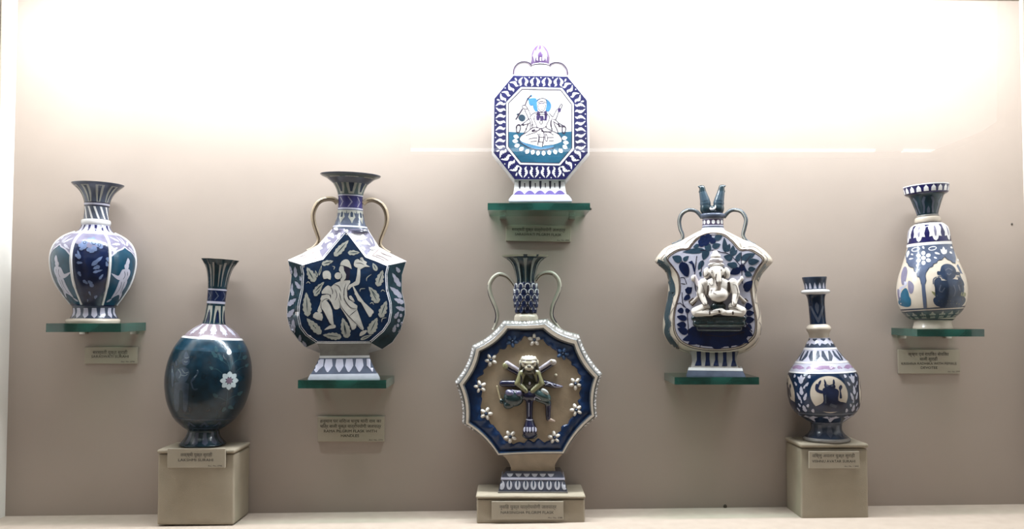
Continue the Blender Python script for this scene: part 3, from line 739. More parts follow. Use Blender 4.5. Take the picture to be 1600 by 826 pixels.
# ------------------------------------------------------------------ roundel bottle on the right plinth
def roundel_bottle():
    V = Vase('roundel_bottle', 'blue and white bottle with cup mouth and cream painted roundels', 'bottle', 1291.5, 687, -0.058, 560)
    ax = lambda py: -14.5 * max(0.0, (660 - py) / 226.0)
    tl = lambda py: radians(-1.6) if py < 640 else radians(-1.6) * max(0, (684 - py) / 44)
    K = dict(ax=ax, tilt=tl)
    cup = Lathe(V, [(16, 437), (18.5, 433.6), (18.6, 436), (17.2, 442), (16.2, 448), (16.4, 453.5)], **K); cup.d = [(14, 452), (15, 440)] + cup.d
    cup.mesh('cup', SLATE)
    P = Paint(None); cup.band(P, [(-0.3, 452), (0.3, 452), (0.2, 446), (0, 442.5), (-0.2, 446)], 14, 0, 0.3, 3); P.build('cup_petals', PALE, V.root)
    Lathe(V, [(16, 453), (20.5, 454.5), (21.8, 456.6), (20.6, 459), (15, 461)], **K).mesh('flange', WHITE)
    neck = Lathe(V, [(16.5, 459.4), (14.6, 462.5), (13.2, 467), (12.4, 476), (12, 490), (12.2, 503), (12.6, 508.5)], **K); neck.mesh('neck', DEEP)
    P = Paint(None)
    neck.band(P, [(-0.48, 480), (-0.36, 478), (0, 498), (0.36, 478), (0.48, 480), (0.04, 505), (-0.04, 505)], 3, 0.05, 0.35, 4)
    neck.band(P, [(-0.1, 476), (0, 473), (0.12, 478), (0.08, 486), (0, 492), (-0.1, 486), (-0.13, 480)], 3, 0.05, 0.35, 4)
    P.build('neck_leaves', GREYBLUE, V.root)
    Lathe(V, [(12.5, 507.5), (16.2, 509.4), (18.9, 513.5), (18.4, 517), (16.2, 521), (15.2, 526), (14.8, 529.5)], **K).mesh('collar', CREAM)
    body = Lathe(V, [(15.4, 528.5), (16.6, 531.5), (20.8, 538), (24.2, 545), (31, 555), (38.4, 565), (44.5, 573), (49.8, 581), (53.2, 591), (54.2, 605), (54, 618), (51.6, 631), (47.8, 640), (42, 647), (33, 653.5), (25.5, 658.5)], **K)
    body.mesh('body', PALE, 72)
    g = Paint(None); body.hoop(g, 581.5, 642, 0.15, 84); body.hoop(g, 643.5, 658, 0.2); g.build('blue_ground', DEEP, V.root, 'deep blue band')
    g = Paint(None)
    body.band(g, [(-0.5, 543), (-0.5, 538.5), (-0.18, 536.5), (0, 541), (0.18, 536.5), (0.5, 538.5), (0.5, 543)], 8, 0, 0.3, 4)
    body.band(g, [(-0.3, 531), (0, 533.5), (0.3, 531), (0.3, 529.5), (-0.3, 529.5)], 8, 0.35, 0.3, 4)
    body.band(g, [(-0.5, 563), (-0.3, 548), (-0.12, 548), (-0.06, 556), (-0.3, 563)], 10, 0, 0.3, 4)
    body.band(g, [(0.5, 563), (0.3, 548), (0.12, 548), (0.06, 556), (0.3, 563)], 10, 0, 0.3, 4)
    g.build('shoulder_darts', SLATE, V.root)
    g = Paint(None); body.band(g, leafband(0.0, 573.5, 0.72, 8), 6, 0.1, 0.3, 4); body.band(g, leafband(0.5, 573.5, 0.2, 6), 6, 0.1, 0.3, 4)
    g.build('scroll_band', glaze('mauve_wash', (126, 104, 132), 0.2), V.root)
    g = Paint(None)
    for y in (545, 565.5, 580.3): body.hoop(g, y - 1.1, y + 1.1, 0.7)
    g.build('shoulder_lines', WHITE, V.root)
    g = Paint(None); body.hoop(g, 641.6, 643.8, 0.5); g.build('waist_line', GREYBLUE, V.root)
    # roundels, each with a dark horned figure
    FIG = glaze('roundel_blue', (30, 37, 62), 0.35)
    for k in range(4):
        ro, ri, fi, hd = Paint(None), Paint(None), Paint(None), Paint(None)
        c = radians(9) + k * pi / 2
        S = lambda u, v, o, c=c: body.at(c + u / 53.5, v, o)
        def add(dst, fn):
            Q = Paint(S, 3); fn(Q); b = len(dst.v); dst.v += Q.v; dst.f += [tuple(b + i for i in f) for f in Q.f]
        add(ro, lambda Q: Q.poly(ell(0, 612.5, 28.2, 28.2, 32), 0.7))
        add(ri, lambda Q: Q.line(ell(0, 612.5, 28.4, 28.4, 32), 1.2, 0.9, True))
        q = crop(-73.2, 540, 5.162)
        def fig(Q):
            for sh in ([(330, 330), (370, 320), (420, 325), (450, 350), (440, 420), (500, 440), (510, 470), (470, 500), (380, 510), (300, 500), (260, 470), (300, 450), (330, 420)],
                       [(345, 290), (380, 300), (415, 290), (425, 320), (385, 340), (350, 325)], [(345, 258), (352, 258), (362, 290), (348, 292)], [(412, 262), (422, 258), (424, 290), (408, 292)],
                       [(275, 330), (285, 290), (310, 300), (300, 330), (335, 345), (325, 365), (290, 355)], [(455, 350), (450, 320), (470, 300), (480, 320), (465, 345), (470, 400), (450, 400)], [(300, 285), (318, 262), (324, 270), (310, 300)]):
                Q.poly(q(sh), 1.0, smooth=3)
        add(fi, fig)
        def hi(Q):
            for sh in ([(355, 300), (368, 292), (376, 304), (364, 314)], [(390, 304), (402, 292), (412, 302), (400, 314)], [(340, 380), (352, 370), (350, 440), (338, 440)], [(380, 440), (430, 460), (420, 480), (370, 460)]): Q.poly(q(sh), 1.5)
        add(hd, hi)
        ro.build('roundel', CREAM, V.root, 'cream painted roundel'); ri.build('roundel_outline', SLATE, V.root)
        fi.build('painted_figure', FIG, V.root, 'dark horned seated figure'); hd.build('figure_details', GREYBLUE, V.root)
    # white leaf sprigs between the roundels
    sp = Paint(None)
    for k in range(4):
        c = radians(9 + 45) + k * pi / 2
        S = lambda u, v, o, c=c: body.at(c + u / 53.5, v, o)
        Q = Paint(S, 4)
        for b_, t_, w_ in [((0, 597), (0, 583), 8), ((-1, 592), (-7, 586), 4), ((1, 592), (7, 586), 4), ((0, 614), (0, 600), 7), ((-3, 622), (-9, 610), 5), ((3, 622), (9, 610), 5), ((0, 640), (0, 629), 8),
                           ((-6, 632), (-10, 627), 4), ((6, 632), (10, 627), 4), ((-8, 600), (-13, 594), 4), ((8, 600), (13, 594), 4), ((-13, 588), (-15, 583), 5), ((13, 588), (15, 583), 5), ((-13, 640), (-16, 634), 5), ((13, 640), (16, 634), 5), ((-3, 627), (-2, 620), 3), ((4, 604), (8, 598), 3)]:
            Q.poly(leaf(b_, t_, w_, 2, 18), 0.6)
        b = len(sp.v); sp.v += Q.v; sp.f += [tuple(b + i for i in f) for f in Q.f]
    body.band(sp, [(-0.05, 656), (-0.16, 650), (-0.4, 648), (-0.2, 646), (0, 648), (0.2, 646), (0.4, 648), (0.16, 650), (0.05, 656)], 8, 0.2, 0.45, 3)
    sp.build('leaf_sprigs', PALE, V.root)
    foot = Lathe(V, [(26, 656.5), (23.6, 661), (22.6, 667), (24, 672.5), (28.5, 678), (33.5, 682)], ax=ax); foot.mesh('foot', SLATE)
    P = Paint(None); foot.band(P, [(-0.18, 662), (0.18, 662), (0.3, 674), (0, 680), (-0.3, 674)], 10, 0.2, 0.3, 4); P.build('foot_petals', GREYBLUE, V.root)
    Lathe(V, [(33, 681.6), (35.4, 683.4), (35.6, 685.4), (35, 687)]).mesh('base_ring', GREY)
def leafband(u0, v, du, h):
    return [(u0 - du / 2, v), (u0 - du / 4, v - h * 0.4), (u0, v - h * 0.5), (u0 + du / 4, v - h * 0.4), (u0 + du / 2, v), (u0 + du / 4, v + h * 0.3), (u0, v + h * 0.1), (u0 - du / 4, v + h * 0.3)]
roundel_bottle()

# ------------------------------------------------------------------ pear-shaped vase, far right
def pear_vase():
    V = Vase('pear_shaped_vase', 'pear-shaped white vase with blue cusped arches over painted figures', 'vase', 1457.5, 513.5, -0.062, 400)
    ax = lambda py: -5.5 * max(0.0, (470 - py) / 180.0)
    tl = lambda py: radians(-3.4) if py < 497 else 0.0
    K = dict(ax=ax, tilt=tl)
    mouth = Lathe(V, [(30, 293), (33, 289.4), (33.4, 292), (32.6, 298), (31.6, 302), (29, 304)], **K); mouth.d = [(22, 300), (27, 294)] + mouth.d
    mouth.mesh('rim', INDIGO)
    P = Paint(None); mouth.band(P, [(-0.34, 301.5), (0.34, 301.5), (0.3, 296), (0, 292), (-0.3, 296)], 19, 0, 0.3, 3); P.build('rim_petals', WHITE, V.root)
    P = Paint(None); mouth.hoop(P, 289.6, 291.2, 0.4); P.build('rim_line', WHITE, V.root)
    neck = Lathe(V, [(29.5, 303), (25.5, 306), (22.5, 312), (19.4, 321), (16.8, 329), (15.2, 336.5)], **K); neck.mesh('neck', DKTEAL)
    P = Paint(None)
    neck.band(P, [(-0.4, 334), (-0.32, 324), (-0.36, 316), (-0.22, 308), (-0.12, 310), (-0.22, 317), (-0.2, 325), (-0.28, 334)], 5, 0.1, 0.3, 4)
    neck.band(P, [(0.4, 334), (0.32, 324), (0.36, 316), (0.22, 308), (0.12, 310), (0.22, 317), (0.2, 325), (0.28, 334)], 5, 0.1, 0.3, 4)
    neck.band(P, [(-0.1, 334), (-0.1, 328), (0, 323), (0.1, 328), (0.1, 334)], 5, 0.1, 0.3, 4); P.build('neck_leaves', GREYBLUE, V.root)
    Lathe(V, [(15, 335.5), (16, 337), (15.6, 339)], **K).mesh('neck_ring', GREY)
    Lathe(V, [(15.5, 338.5), (18.6, 340.4), (19.4, 344), (18.6, 347.6), (16, 350)], **K).mesh('collar', CREAM)
    dome = Lathe(V, [(17, 348.5), (22.5, 351), (27.5, 356), (30, 363), (31, 372), (32, 381)], **K); dome.mesh('shoulder', INDIGO)
    P = Paint(None)
    dome.band(P, [(-0.3, 350), (0.3, 350), (0.42, 358), (0.34, 366), (0.38, 372), (0.2, 371), (0.12, 376.5), (0, 378.5), (-0.12, 376.5), (-0.2, 371), (-0.38, 372), (-0.34, 366), (-0.42, 358)], 8, 0.32, 0.5, 4)
    dome.hoop(P, 349.5, 352.5, 0.4); P.build('lotus_leaves', WHITE, V.root)
    P = Paint(None); dome.band(P, [(-0.05, 355), (0.05, 355), (0.08, 364), (0.03, 371), (-0.03, 371), (-0.08, 364)], 8, 0.32, 1.1, 4); P.build('leaf_veins', LAV, V.root)['kind'] = 'stuff'
    body = Lathe(V, [(32, 380), (32.8, 386), (35.4, 396), (38.8, 406), (43.2, 418), (47.4, 430), (50.2, 442), (51.4, 454), (50.6, 465), (48.4, 475), (44.6, 484), (38.5, 492), (31.5, 497.5), (28, 500)], **K)
    body.mesh('body', CREAM, 72)
    P = Paint(None); body.hoop(P, 380.4, 384.6, 0.9); P.build('shoulder_line', WHITE, V.root)
    S = body.S; c2 = crop(1400, 370, 9.175); c3 = crop(1390, 440, 8.694)
    sp = Paint(S, 4)
    edge_r = c2([(830, 395), (790, 385), (775, 358), (735, 345), (695, 302), (655, 348), (612, 352), (590, 392), (552, 402), (540, 442), (498, 455), (478, 492), (458, 520), (447, 570), (455, 640), (440, 690)])
    edge_l = c2([(395, 690), (388, 640), (372, 590), (345, 580), (335, 520), (308, 505), (300, 455), (262, 440), (238, 425), (228, 390), (205, 365)])
    P0 = [(1425.5, 385.5), (1440, 385), (1456, 384), (1472, 382.5), (1486, 381.6), (1489, 392), (1491.5, 404)]
    sp.poly(P0 + edge_r + c3([(515, 200), (520, 372), (482, 372), (470, 200)]) + edge_l + [(1421, 398)], 0.8, grid=2.6)
    sp.poly([(1494, 414), (1497, 420), (1500.5, 430), (1497, 428), (1492, 417)], 0.3)
    sp.build('arch_spandrels', glaze('spandrel', (68, 77, 98), 0.2), V.root, 'slate blue arches with flowers')
    ol = Paint(S); ol.line(edge_r, 1.0, 1.1, smooth=False); ol.line(edge_l, 1.0, 1.1, smooth=False); ol.build('arch_outlines', SLATE, V.root)
    w = Paint(S, 3)
    fx, fy = c2(428, 318)
    Paint.K = 1.0; w.poly(ell(fx, fy, 3.3), 0.55)
    for i in range(6):
        a = pi / 6 + i * pi / 3; w.poly(ell(fx + 7.8 * cos(a), fy + 7.6 * sin(a), 3.4, 2.9, 14, a), 0.55)
    for b_, t_, w_ in [((690, 270), (680, 160), 5), ((690, 270), (645, 195), 4), ((695, 265), (720, 200), 4), ((240, 200), (215, 300), 4), ((240, 325), (300, 318), 2.4), ((570, 245), (640, 270), 3), ((860, 330), (870, 360), 3), ((420, 150), (440, 190), 3), ((340, 410), (360, 440), 3), ((760, 230), (790, 260), 3), ((560, 310), (600, 330), 2.5), ((270, 250), (300, 270), 2.5), ((770, 160), (800, 180), 3)]:
        w.poly(leaf(c2(*b_), c2(*t_), w_), 0.5)
    for (x, y, rx, ry) in [(330, 190, 50, 26), (545, 185, 48, 24)]: w.line(ell(*c2(x, y), rx / 9.2, ry / 9.2, 16, -0.2), 1.2, 0.5, True)
    Paint.K = 0.5; w.build('painted_flowers', WHITE, V.root, 'white flowers on the arches')
    # figure under the right arch
    f = Paint(S, 4)
    for sh in ([(640, 480), (660, 430), (720, 405), (790, 425), (835, 490), (830, 570), (790, 620), (720, 640), (660, 600), (635, 540)],
               [(570, 650), (640, 640), (720, 640), (800, 620), (880, 640), (925, 700), (930, 790), (900, 860), (880, 980), (760, 1010), (640, 990), (590, 940), (570, 880), (565, 760)],
               [(560, 640), (600, 600), (640, 610), (650, 700), (600, 760), (560, 720)], [(860, 600), (910, 620), (935, 700), (900, 740), (860, 700)], [(540, 900), (600, 860), (700, 900), (800, 890), (900, 850), (950, 900), (900, 990), (740, 1020), (580, 990)],
               [(600, 510), (650, 520), (650, 560), (600, 560)], [(835, 520), (885, 525), (880, 560), (835, 560)]):
        f.poly(c2(sh), 0.45, smooth=3)
    f.build('painted_figure', glaze('figure_blue', (32, 45, 66), 0.45), V.root, 'dark blue figure under an arch')
    f = Paint(S, 4)
    for sh in ([(580, 140), (630, 160), (650, 210), (620, 200)], [(650, 250), (720, 270), (800, 260), (910, 300), (860, 320), (700, 310)], [(940, 150), (990, 160), (980, 210), (930, 200)]): f.poly(c3(sh), 0.4, smooth=3)
    f.build('olive_patches', OLIVE, V.root)  # olive glaze patches around the lower part of the figure
    f = Paint(S)
    for l_ in ([(700, 500), (740, 470), (790, 500)], [(720, 540), (745, 560), (770, 540)], [(600, 590), (640, 580), (670, 620)], [(840, 590), (880, 590)], [(640, 700), (620, 780), (660, 800)], [(690, 740), (650, 800)], [(800, 700), (820, 780), (800, 860)], [(860, 700), (880, 780)], [(545, 690), (550, 620), (590, 590)], [(900, 620), (880, 560)]):
        f.line(c2(l_), 1.6, 0.6)
    f.build('figure_lines', GREYBLUE, V.root)
    # attendant under the left arch
    f = Paint(S, 4)
    for sh in ([(140, 680), (130, 560), (160, 450), (195, 430), (215, 480), (210, 560), (180, 680)],): f.poly(c2(sh), 0.45, smooth=3)
    for sh in ([(300, 0), (340, 10), (370, 60), (360, 140), (330, 170), (300, 120)], [(160, 110), (190, 120), (200, 250), (170, 240)]): f.poly(c3(sh), 0.4, smooth=3)
    f.build('attendant_veil', LAV, V.root)
    f = Paint(S, 4)
    f.poly(c3([(220, 130), (270, 90), (300, 140), (310, 200), (330, 240), (325, 320), (280, 345), (200, 325), (165, 280), (190, 220)]), 0.5, smooth=3)
    f.build('attendant_robe', POOL, V.root, 'bright blue robe')
    f = Paint(S, 3)
    for sh in ([(190, 80), (260, 50), (270, 70), (210, 110), (200, 220), (185, 200)], [(250, 0), (290, 10), (280, 60), (250, 50)]): f.poly(c3(sh), 0.6)
    f.build('attendant_sash', PALE, V.root)
    P = Paint(None); body.hoop(P, 480.5, 482.6, 0.4); body.hoop(P, 484.4, 485.6, 0.4); body.hoop(P, 498, 499.6, 0.5); P.build('lower_lines', SLATE, V.root)
    P = Paint(None); body.hoop(P, 485.6, 498, 0.2); P.build('lower_band', glaze('band_green', (62, 74, 78), 0.25), V.root)
    P = Paint(None); body.band(P, [(-0.3, 496.5), (-0.34, 491), (0, 486.6), (0.34, 491), (0.3, 496.5)], 18, 0, 0.45, 3); P.build('lower_petals', LEAFG, V.root)
    Lathe(V, [(28.4, 498.8), (27.2, 502), (27.4, 506), (29, 511.5), (28.5, 513.5)]).mesh('foot', CREAM)
pear_vase()

# ------------------------------------------------------------------ white octagonal flask on the topmost shelf
def octagonal_flask():
    V = Vase('octagonal_flask', 'white octagonal flask with indigo border and seated four-armed figure, topmost shelf', 'flask', 844, 317, -0.06, 200)
    O = [(803, 121.5), (886, 123.5), (916, 161), (917, 242), (882.5, 283), (805, 282.5), (772.5, 241), (773.5, 157.5)]
    def gro(P, d):
        cx, cy = 844.5, 202
        return [(x + d * (x - cx) / hypot(x - cx, y - cy) * 1.06, y + d * (y - cy) / hypot(x - cx, y - cy) * 1.06) for x, y in P]
    O = dens(O, 14, True)
    body = V.loft('body', [(O, 20), (gro(O, 3.2), 15), (gro(O, 3.4), -13), (gro(O, 1.2), -19.5), (O, -20)], WHITE, 0, None)
    S = lambda px, py, off: V.L(px, py, -20 - off * 0.7)
    I = [(815.5, 141), (877, 142.8), (894.4, 166), (894.6, 236), (874, 260), (813.4, 258.3), (793.4, 233), (793.4, 163.6)]
    OO = [(803, 121.5), (886, 123.5), (916, 161), (917, 242), (882.5, 283), (805, 282.5), (772.5, 241), (773.5, 157.5)]
    P = Paint(S)
    for i in range(8):
        j = (i + 1) % 8
        P.poly([OO[i], OO[j], I[j], I[i]], 0.3)
    P.build('indigo_border', INDIGO, V.root, 'indigo border')
    P = Paint(S); P.line(I, 3.0, 0.6, True, False); P.build('panel_frame', WHITE, V.root)
    P = Paint(S)
    inn = [(844 + (x - 844) * 0.966, 200.5 + (y - 200.5) * 0.968) for x, y in I]
    P.line(inn, 1.1, 0.75, True, False); P.build('frame_line', PLUM, V.root)
    inn = [(844 + (x - 844) * 0.96, 200.5 + (y - 200.5) * 0.962) for x, y in I]
    # lower part of the painted panel: water
    yw = 209
    P = Paint(S); P.poly([(inn[6][0], yw), (812, yw + 1), (844, yw + 3), (880, yw + 1), (inn[3][0], yw), inn[3], inn[4], inn[5], inn[6]], 0.3); P.build('painted_water', POOL, V.root, 'blue water')
    # flame arches round the border
    half = [(-0.8, 0.5), (-4.2, 3.2), (-6.6, 6.4), (-6.2, 9.2), (-4.4, 11.2), (-5.0, 14.6), (-2.4, 13.2), (-1.6, 11.0), (-3.0, 9.4), (-1.9, 8.6), (-3.6, 7.0), (-2.2, 5.8), (-3.2, 4.4), (-1.6, 3.4)]
    fl = Paint(S); dt = Paint(S)
    cnt = [4, 2, 4, 2, 4, 2, 4, 2]
    for i in range(8):
        j = (i + 1) % 8; a, b = OO[i], OO[j]; a2, b2 = I[i], I[j]
        L = hypot(b[0] - a[0], b[1] - a[1]); ux, uy = (b[0] - a[0]) / L, (b[1] - a[1]) / L; nx, ny = -uy, ux
        H = abs((a2[0] - a[0]) * nx + (a2[1] - a[1]) * ny); k = cnt[i]
        m0, m1 = [(p[0] + q[0]) / 2 for p, q in ((a, a2),)], 0
        A = ((a[0] + a2[0]) / 2, (a[1] + a2[1]) / 2); Bm = ((b[0] + b2[0]) / 2, (b[1] + b2[1]) / 2)
        tA = (A[0] - a[0]) * ux + (A[1] - a[1]) * uy; tB = (Bm[0] - a[0]) * ux + (Bm[1] - a[1]) * uy
        pit = (tB - tA) / k
        for q in range(k):
            t = tA + pit * (q + 0.5); sx = pit / 15.5; sy = (H - 3.5) / 15.2
            for sg in (-1, 1):
                fl.poly([(a[0] + ux * (t + sg * x * sx) + nx * (1.4 + y * sy), a[1] + uy * (t + sg * x * sx) + ny * (1.4 + y * sy)) for x, y in half], 0.55)
            if q:
                tt = tA + pit * q; dt.poly(ell(a[0] + ux * tt + nx * 2.6, a[1] + uy * tt + ny * 2.6, 0.9), 0.55)
        dt.poly(leaf((a[0] * 0.8 + a2[0] * 0.2, a[1] * 0.8 + a2[1] * 0.2), (a[0] * 0.55 + a2[0] * 0.45, a[1] * 0.55 + a2[1] * 0.45), 2.4), 0.55)
    fl.build('flame_arches', WHITE, V.root, 'white flame arches'); dt.build('corner_dots', WHITE, V.root)
    # the painted figure
    a = crop(800, 145, 13.767); b = crop(800, 195, 13.767)
    P = Paint(S)
    P.poly(ell(*a(650, 335), 14.0, 12.2, 28), 0.35); P.poly(a([(370, 190), (430, 165), (520, 170), (520, 230), (480, 300), (420, 325), (375, 290)]), 0.5, smooth=3)
    P.poly(a([(325, 160), (345, 155), (400, 190), (370, 215), (335, 195)]), 0.5); P.poly(ell(*a(420, 115), 1.6), 0.5)
    P.build('painted_halo', SKYB, V.root, 'sky blue halo and lute gourd')
    P = Paint(S); P.poly(ell(*a(222, 585), 5.2, 5.4, 20, -0.6), 0.5); P.poly(a([(105, 500), (160, 485), (190, 505), (120, 530)]), 0.5)
    P.build('lute_gourd', STEEL, V.root)
    P = Paint(S)
    # white of body, robe and legs
    P.poly(a([(540, 250), (570, 190), (650, 175), (720, 195), (745, 250), (740, 330), (720, 430), (790, 480), (880, 570), (1000, 740), (960, 826), (300, 826), (250, 740), (400, 560), (500, 480), (560, 440), (545, 330)]), 0.5)
    P.poly(b([(175, 345), (210, 280), (300, 210), (440, 110), (560, 90), (700, 90), (860, 190), (1000, 260), (1065, 360), (1050, 410), (900, 465), (690, 490), (640, 520), (560, 500), (400, 460), (230, 410)]), 0.55, smooth=2)
    P.poly(a([(230, 330), (290, 310), (400, 480), (390, 600), (350, 600), (300, 430), (240, 370)]), 0.5); P.poly(a([(870, 570), (960, 400), (1000, 380), (1040, 470), (990, 470), (940, 640)]), 0.5)
    for x, y, an in [(100, 300, 3.5), (80, 392, 3.2), (120, 487, 2.9), (212, 556, 2.45), (335, 612, 2.1), (452, 627, 1.9), (562, 645, 1.7), (680, 648, 1.57), (800, 636, 1.35), (925, 622, 1.2), (1040, 600, 0.95), (1130, 520, 0.6), (1150, 430, 0.2), (1120, 335, -0.2)]:
        px, py = b(x, y); P.poly(leaf((px - 4.3 * cos(an), py - 3.6 * sin(an)), (px + 4.5 * cos(an), py + 4.2 * sin(an)), 6.2, fat=0.6), 0.5)
    P.build('painted_figure', glaze('figure_white', (226, 220, 220), 0.05), V.root, 'white seated figure on a lotus')
    P = Paint(S); P.poly(b([(165, 390), (230, 420), (400, 468), (560, 505), (640, 528), (760, 500), (890, 475), (900, 535), (760, 565), (600, 580), (420, 555), (250, 480)]), 0.6)
    P.build('seat_band', glaze('seat_blue', (64, 112, 146), 0.15), V.root)  # slate-blue glaze ellipse below the seat
    P = Paint(S)
    P.poly(a([(550, 430), (600, 460), (610, 540), (590, 640), (530, 640), (525, 560)]), 0.75); P.poly(a([(690, 450), (745, 430), (765, 520), (745, 650), (690, 650), (700, 560)]), 0.75)
    P.poly(a([(600, 545), (680, 545), (690, 640), (650, 640), (640, 660), (610, 640)]), 0.72)
    P.poly(a([(555, 300), (580, 275), (640, 262), (710, 280), (730, 310), (700, 290), (640, 280), (585, 295)]), 0.75)
    P.poly(a([(975, 400), (1000, 380), (1050, 390), (1040, 460), (990, 470)]), 0.75)
    P.build('figure_hair', glaze('violet', (50, 38, 76), 0.2), V.root)
    P = Paint(S)
    ln = lambda f, pts, w=0.85: P.line(f(pts), w * 1.15, 1.1)
    ln(a, [(415, 105), (340, 190), (290, 310)], 1.3); ln(a, [(235, 390), (160, 510), (90, 620)], 1.5)
    ln(a, [(545, 240), (580, 195), (650, 170), (720, 190), (745, 250)]); ln(a, [(550, 265), (640, 235), (745, 270)]); ln(a, [(560, 310), (575, 400), (640, 455), (705, 400), (725, 310)])
    P.poly(a([(600, 345), (622, 342), (620, 358), (602, 358)]), 0.9); P.poly(a([(672, 345), (695, 342), (694, 357), (674, 358)]), 0.9); ln(a, [(620, 410), (645, 418), (668, 408)], 0.6)
    ln(a, [(590, 465), (640, 475), (690, 465)]); ln(a, [(595, 505), (640, 515), (690, 505)]); ln(a, [(545, 470), (450, 500), (385, 575)]); ln(a, [(495, 540), (480, 620), (520, 720), (545, 810)]); ln(a, [(800, 540), (800, 620), (750, 720), (730, 800)])
    ln(a, [(500, 520), (560, 500), (600, 520)]); ln(a, [(690, 520), (760, 510), (800, 560)]); ln(a, [(610, 640), (605, 700), (630, 722), (655, 700), (655, 640)], 0.9)
    ln(a, [(390, 585), (430, 640), (430, 740), (410, 826)]); ln(a, [(370, 610), (400, 680), (390, 826)]); ln(a, [(280, 420), (330, 520), (360, 600)]); ln(a, [(320, 350), (370, 440), (400, 520)])
    ln(a, [(225, 330), (280, 315), (340, 380), (300, 400), (240, 370), (225, 330)]); ln(a, [(380, 600), (280, 680), (200, 740)], 0.9); ln(a, [(400, 690), (320, 720), (240, 740)], 0.9); ln(a, [(110, 810), (120, 740), (180, 730), (190, 800)], 0.9); ln(a, [(220, 720), (270, 740)], 2.0)
    ln(a, [(360, 720), (330, 780), (300, 826)]); ln(a, [(800, 490), (850, 550), (880, 570)]); ln(a, [(880, 570), (930, 470), (970, 400)]); ln(a, [(990, 470), (970, 540), (930, 640)]); ln(a, [(860, 600), (840, 700), (850, 826)]); ln(a, [(880, 620), (940, 640), (1000, 700), (1090, 750)], 0.9); ln(a, [(880, 660), (980, 730), (1060, 780)], 0.9)
    ln(a, [(985, 710), (1020, 780)], 2.0); ln(a, [(1050, 760), (1120, 760), (1150, 810)], 0.9); ln(a, [(1000, 385), (1050, 300), (1075, 320), (1050, 390)]); ln(a, [(900, 680), (920, 760), (960, 826)]); ln(a, [(840, 640), (830, 740), (860, 826)], 1.2)
    ln(b, [(105, 130), (100, 90), (130, 50), (180, 60), (185, 140), (150, 210), (110, 190), (105, 130)], 1.2); ln(b, [(1075, 150), (1080, 90), (1130, 90), (1150, 140), (1120, 230), (1080, 210), (1075, 150)], 1.2)
    ln(b, [(170, 345), (210, 275), (330, 200), (450, 110), (540, 100)], 0.9); ln(b, [(720, 90), (800, 150), (980, 240), (1060, 340), (1065, 400)], 0.9); ln(b, [(160, 350), (170, 400), (260, 470), (420, 550), (600, 580), (760, 565), (900, 535)], 0.9)
    ln(b, [(430, 190), (560, 170), (620, 130), (680, 200), (690, 300), (670, 420), (650, 510)], 1.2); ln(b, [(560, 230), (580, 330), (560, 430), (560, 480)], 1.0); ln(b, [(600, 230), (590, 340), (580, 430)])
    ln(b, [(300, 280), (400, 240), (540, 200)]); ln(b, [(360, 350), (460, 330), (550, 330)]); ln(b, [(400, 405), (540, 395)]); ln(b, [(690, 200), (800, 210), (890, 270)]); ln(b, [(770, 320), (900, 320)]); ln(b, [(790, 390), (900, 390)]); ln(b, [(720, 230), (760, 300), (750, 400), (710, 350), (730, 240)]); ln(b, [(600, 310), (680, 310)]); ln(b, [(590, 410), (670, 420)])
    ln(b, [(640, 160), (660, 190), (860, 200)], 1.2); ln(b, [(540, 90), (600, 125), (680, 115), (730, 80)]); ln(b, [(430, 170), (500, 150)], 1.6); ln(b, [(450, 20), (450, 120)]); ln(b, [(840, 20), (860, 170)]); ln(b, [(900, 20), (960, 140), (990, 230)]); ln(b, [(340, 40), (310, 150), (260, 220)])
    P.build('figure_lines', PLUM, V.root)
    P = Paint(S)
    for x, y, an in [(100, 300, 3.5), (80, 392, 3.2), (120, 487, 2.9), (212, 556, 2.45), (335, 612, 2.1), (452, 627, 1.9), (562, 645, 1.7), (680, 648, 1.57), (800, 636, 1.35), (925, 622, 1.2), (1040, 600, 0.95)]:
        px, py = b(x, y); P.line([(px - 2 * cos(an), py - 2 * sin(an)), (px + 1.6 * cos(an), py + 1.6 * sin(an))], 1.0, 0.8)
    P.build('petal_veins', LEAFG, V.root)
    # foot
    def sq(x0, x1, py, d, r=2.5): return [(x0, py), (x1, py)]
    def frustum(name, rows, m):
        VV = []; FF = []
        for x0, x1, py, d in rows: VV += [V.L(x0, py, -d), V.L(x1, py, -d), V.L(x1, py, d), V.L(x0, py, d)]
        for i in range(len(rows) - 1):
            for j in range(4): FF.append((i * 4 + j, i * 4 + (j + 1) % 4, i * 4 + 4 + (j + 1) % 4, i * 4 + 4 + j))
        FF += [(0, 1, 2, 3), tuple((len(rows) - 1) * 4 + j for j in range(4))]
        return mobj(name, VV, FF, m, V.root, 30)
    ft = frustum('foot', [(806, 881, 279, 17), (804.5, 882, 290, 17), (803.5, 883, 300, 17.5), (802, 885, 307, 18.5)], WHITE)
    Sf = V.proj([ft]); c6 = crop(755, 270, 8.889)
    P = Paint(Sf)
    for xc in (505, 650, 790, 925, 1060): P.poly(c6([(xc - 78, 322), (xc - 40, 280), (xc - 14, 265), (xc + 14, 265), (xc + 40, 280), (xc + 78, 322)]), 0.3, grid=4)
    P.build('foot_darts', glaze('violet_wash', (96, 84, 140), 0.2), V.root)
    P = Paint(Sf)
    for xc in (512, 655, 795, 928, 1058): P.poly(c6([(xc - 16, 125), (xc + 16, 125), (xc + 14, 205), (xc, 250), (xc - 14, 205)]), 0.3, grid=4)
    for xc in (580, 725, 862, 990): P.poly(c6([(xc - 8, 160), (xc + 8, 160), (xc + 6, 215), (xc, 232), (xc - 6, 215)]), 0.3, grid=4)
    P.build('foot_slits', INK, V.root)
    frustum('base', [(802, 886, 306.5, 19), (799, 889, 309.5, 21), (796, 892, 314, 23.5), (796, 892.5, 316, 24), (796, 892.5, 317, 24)], PALE)
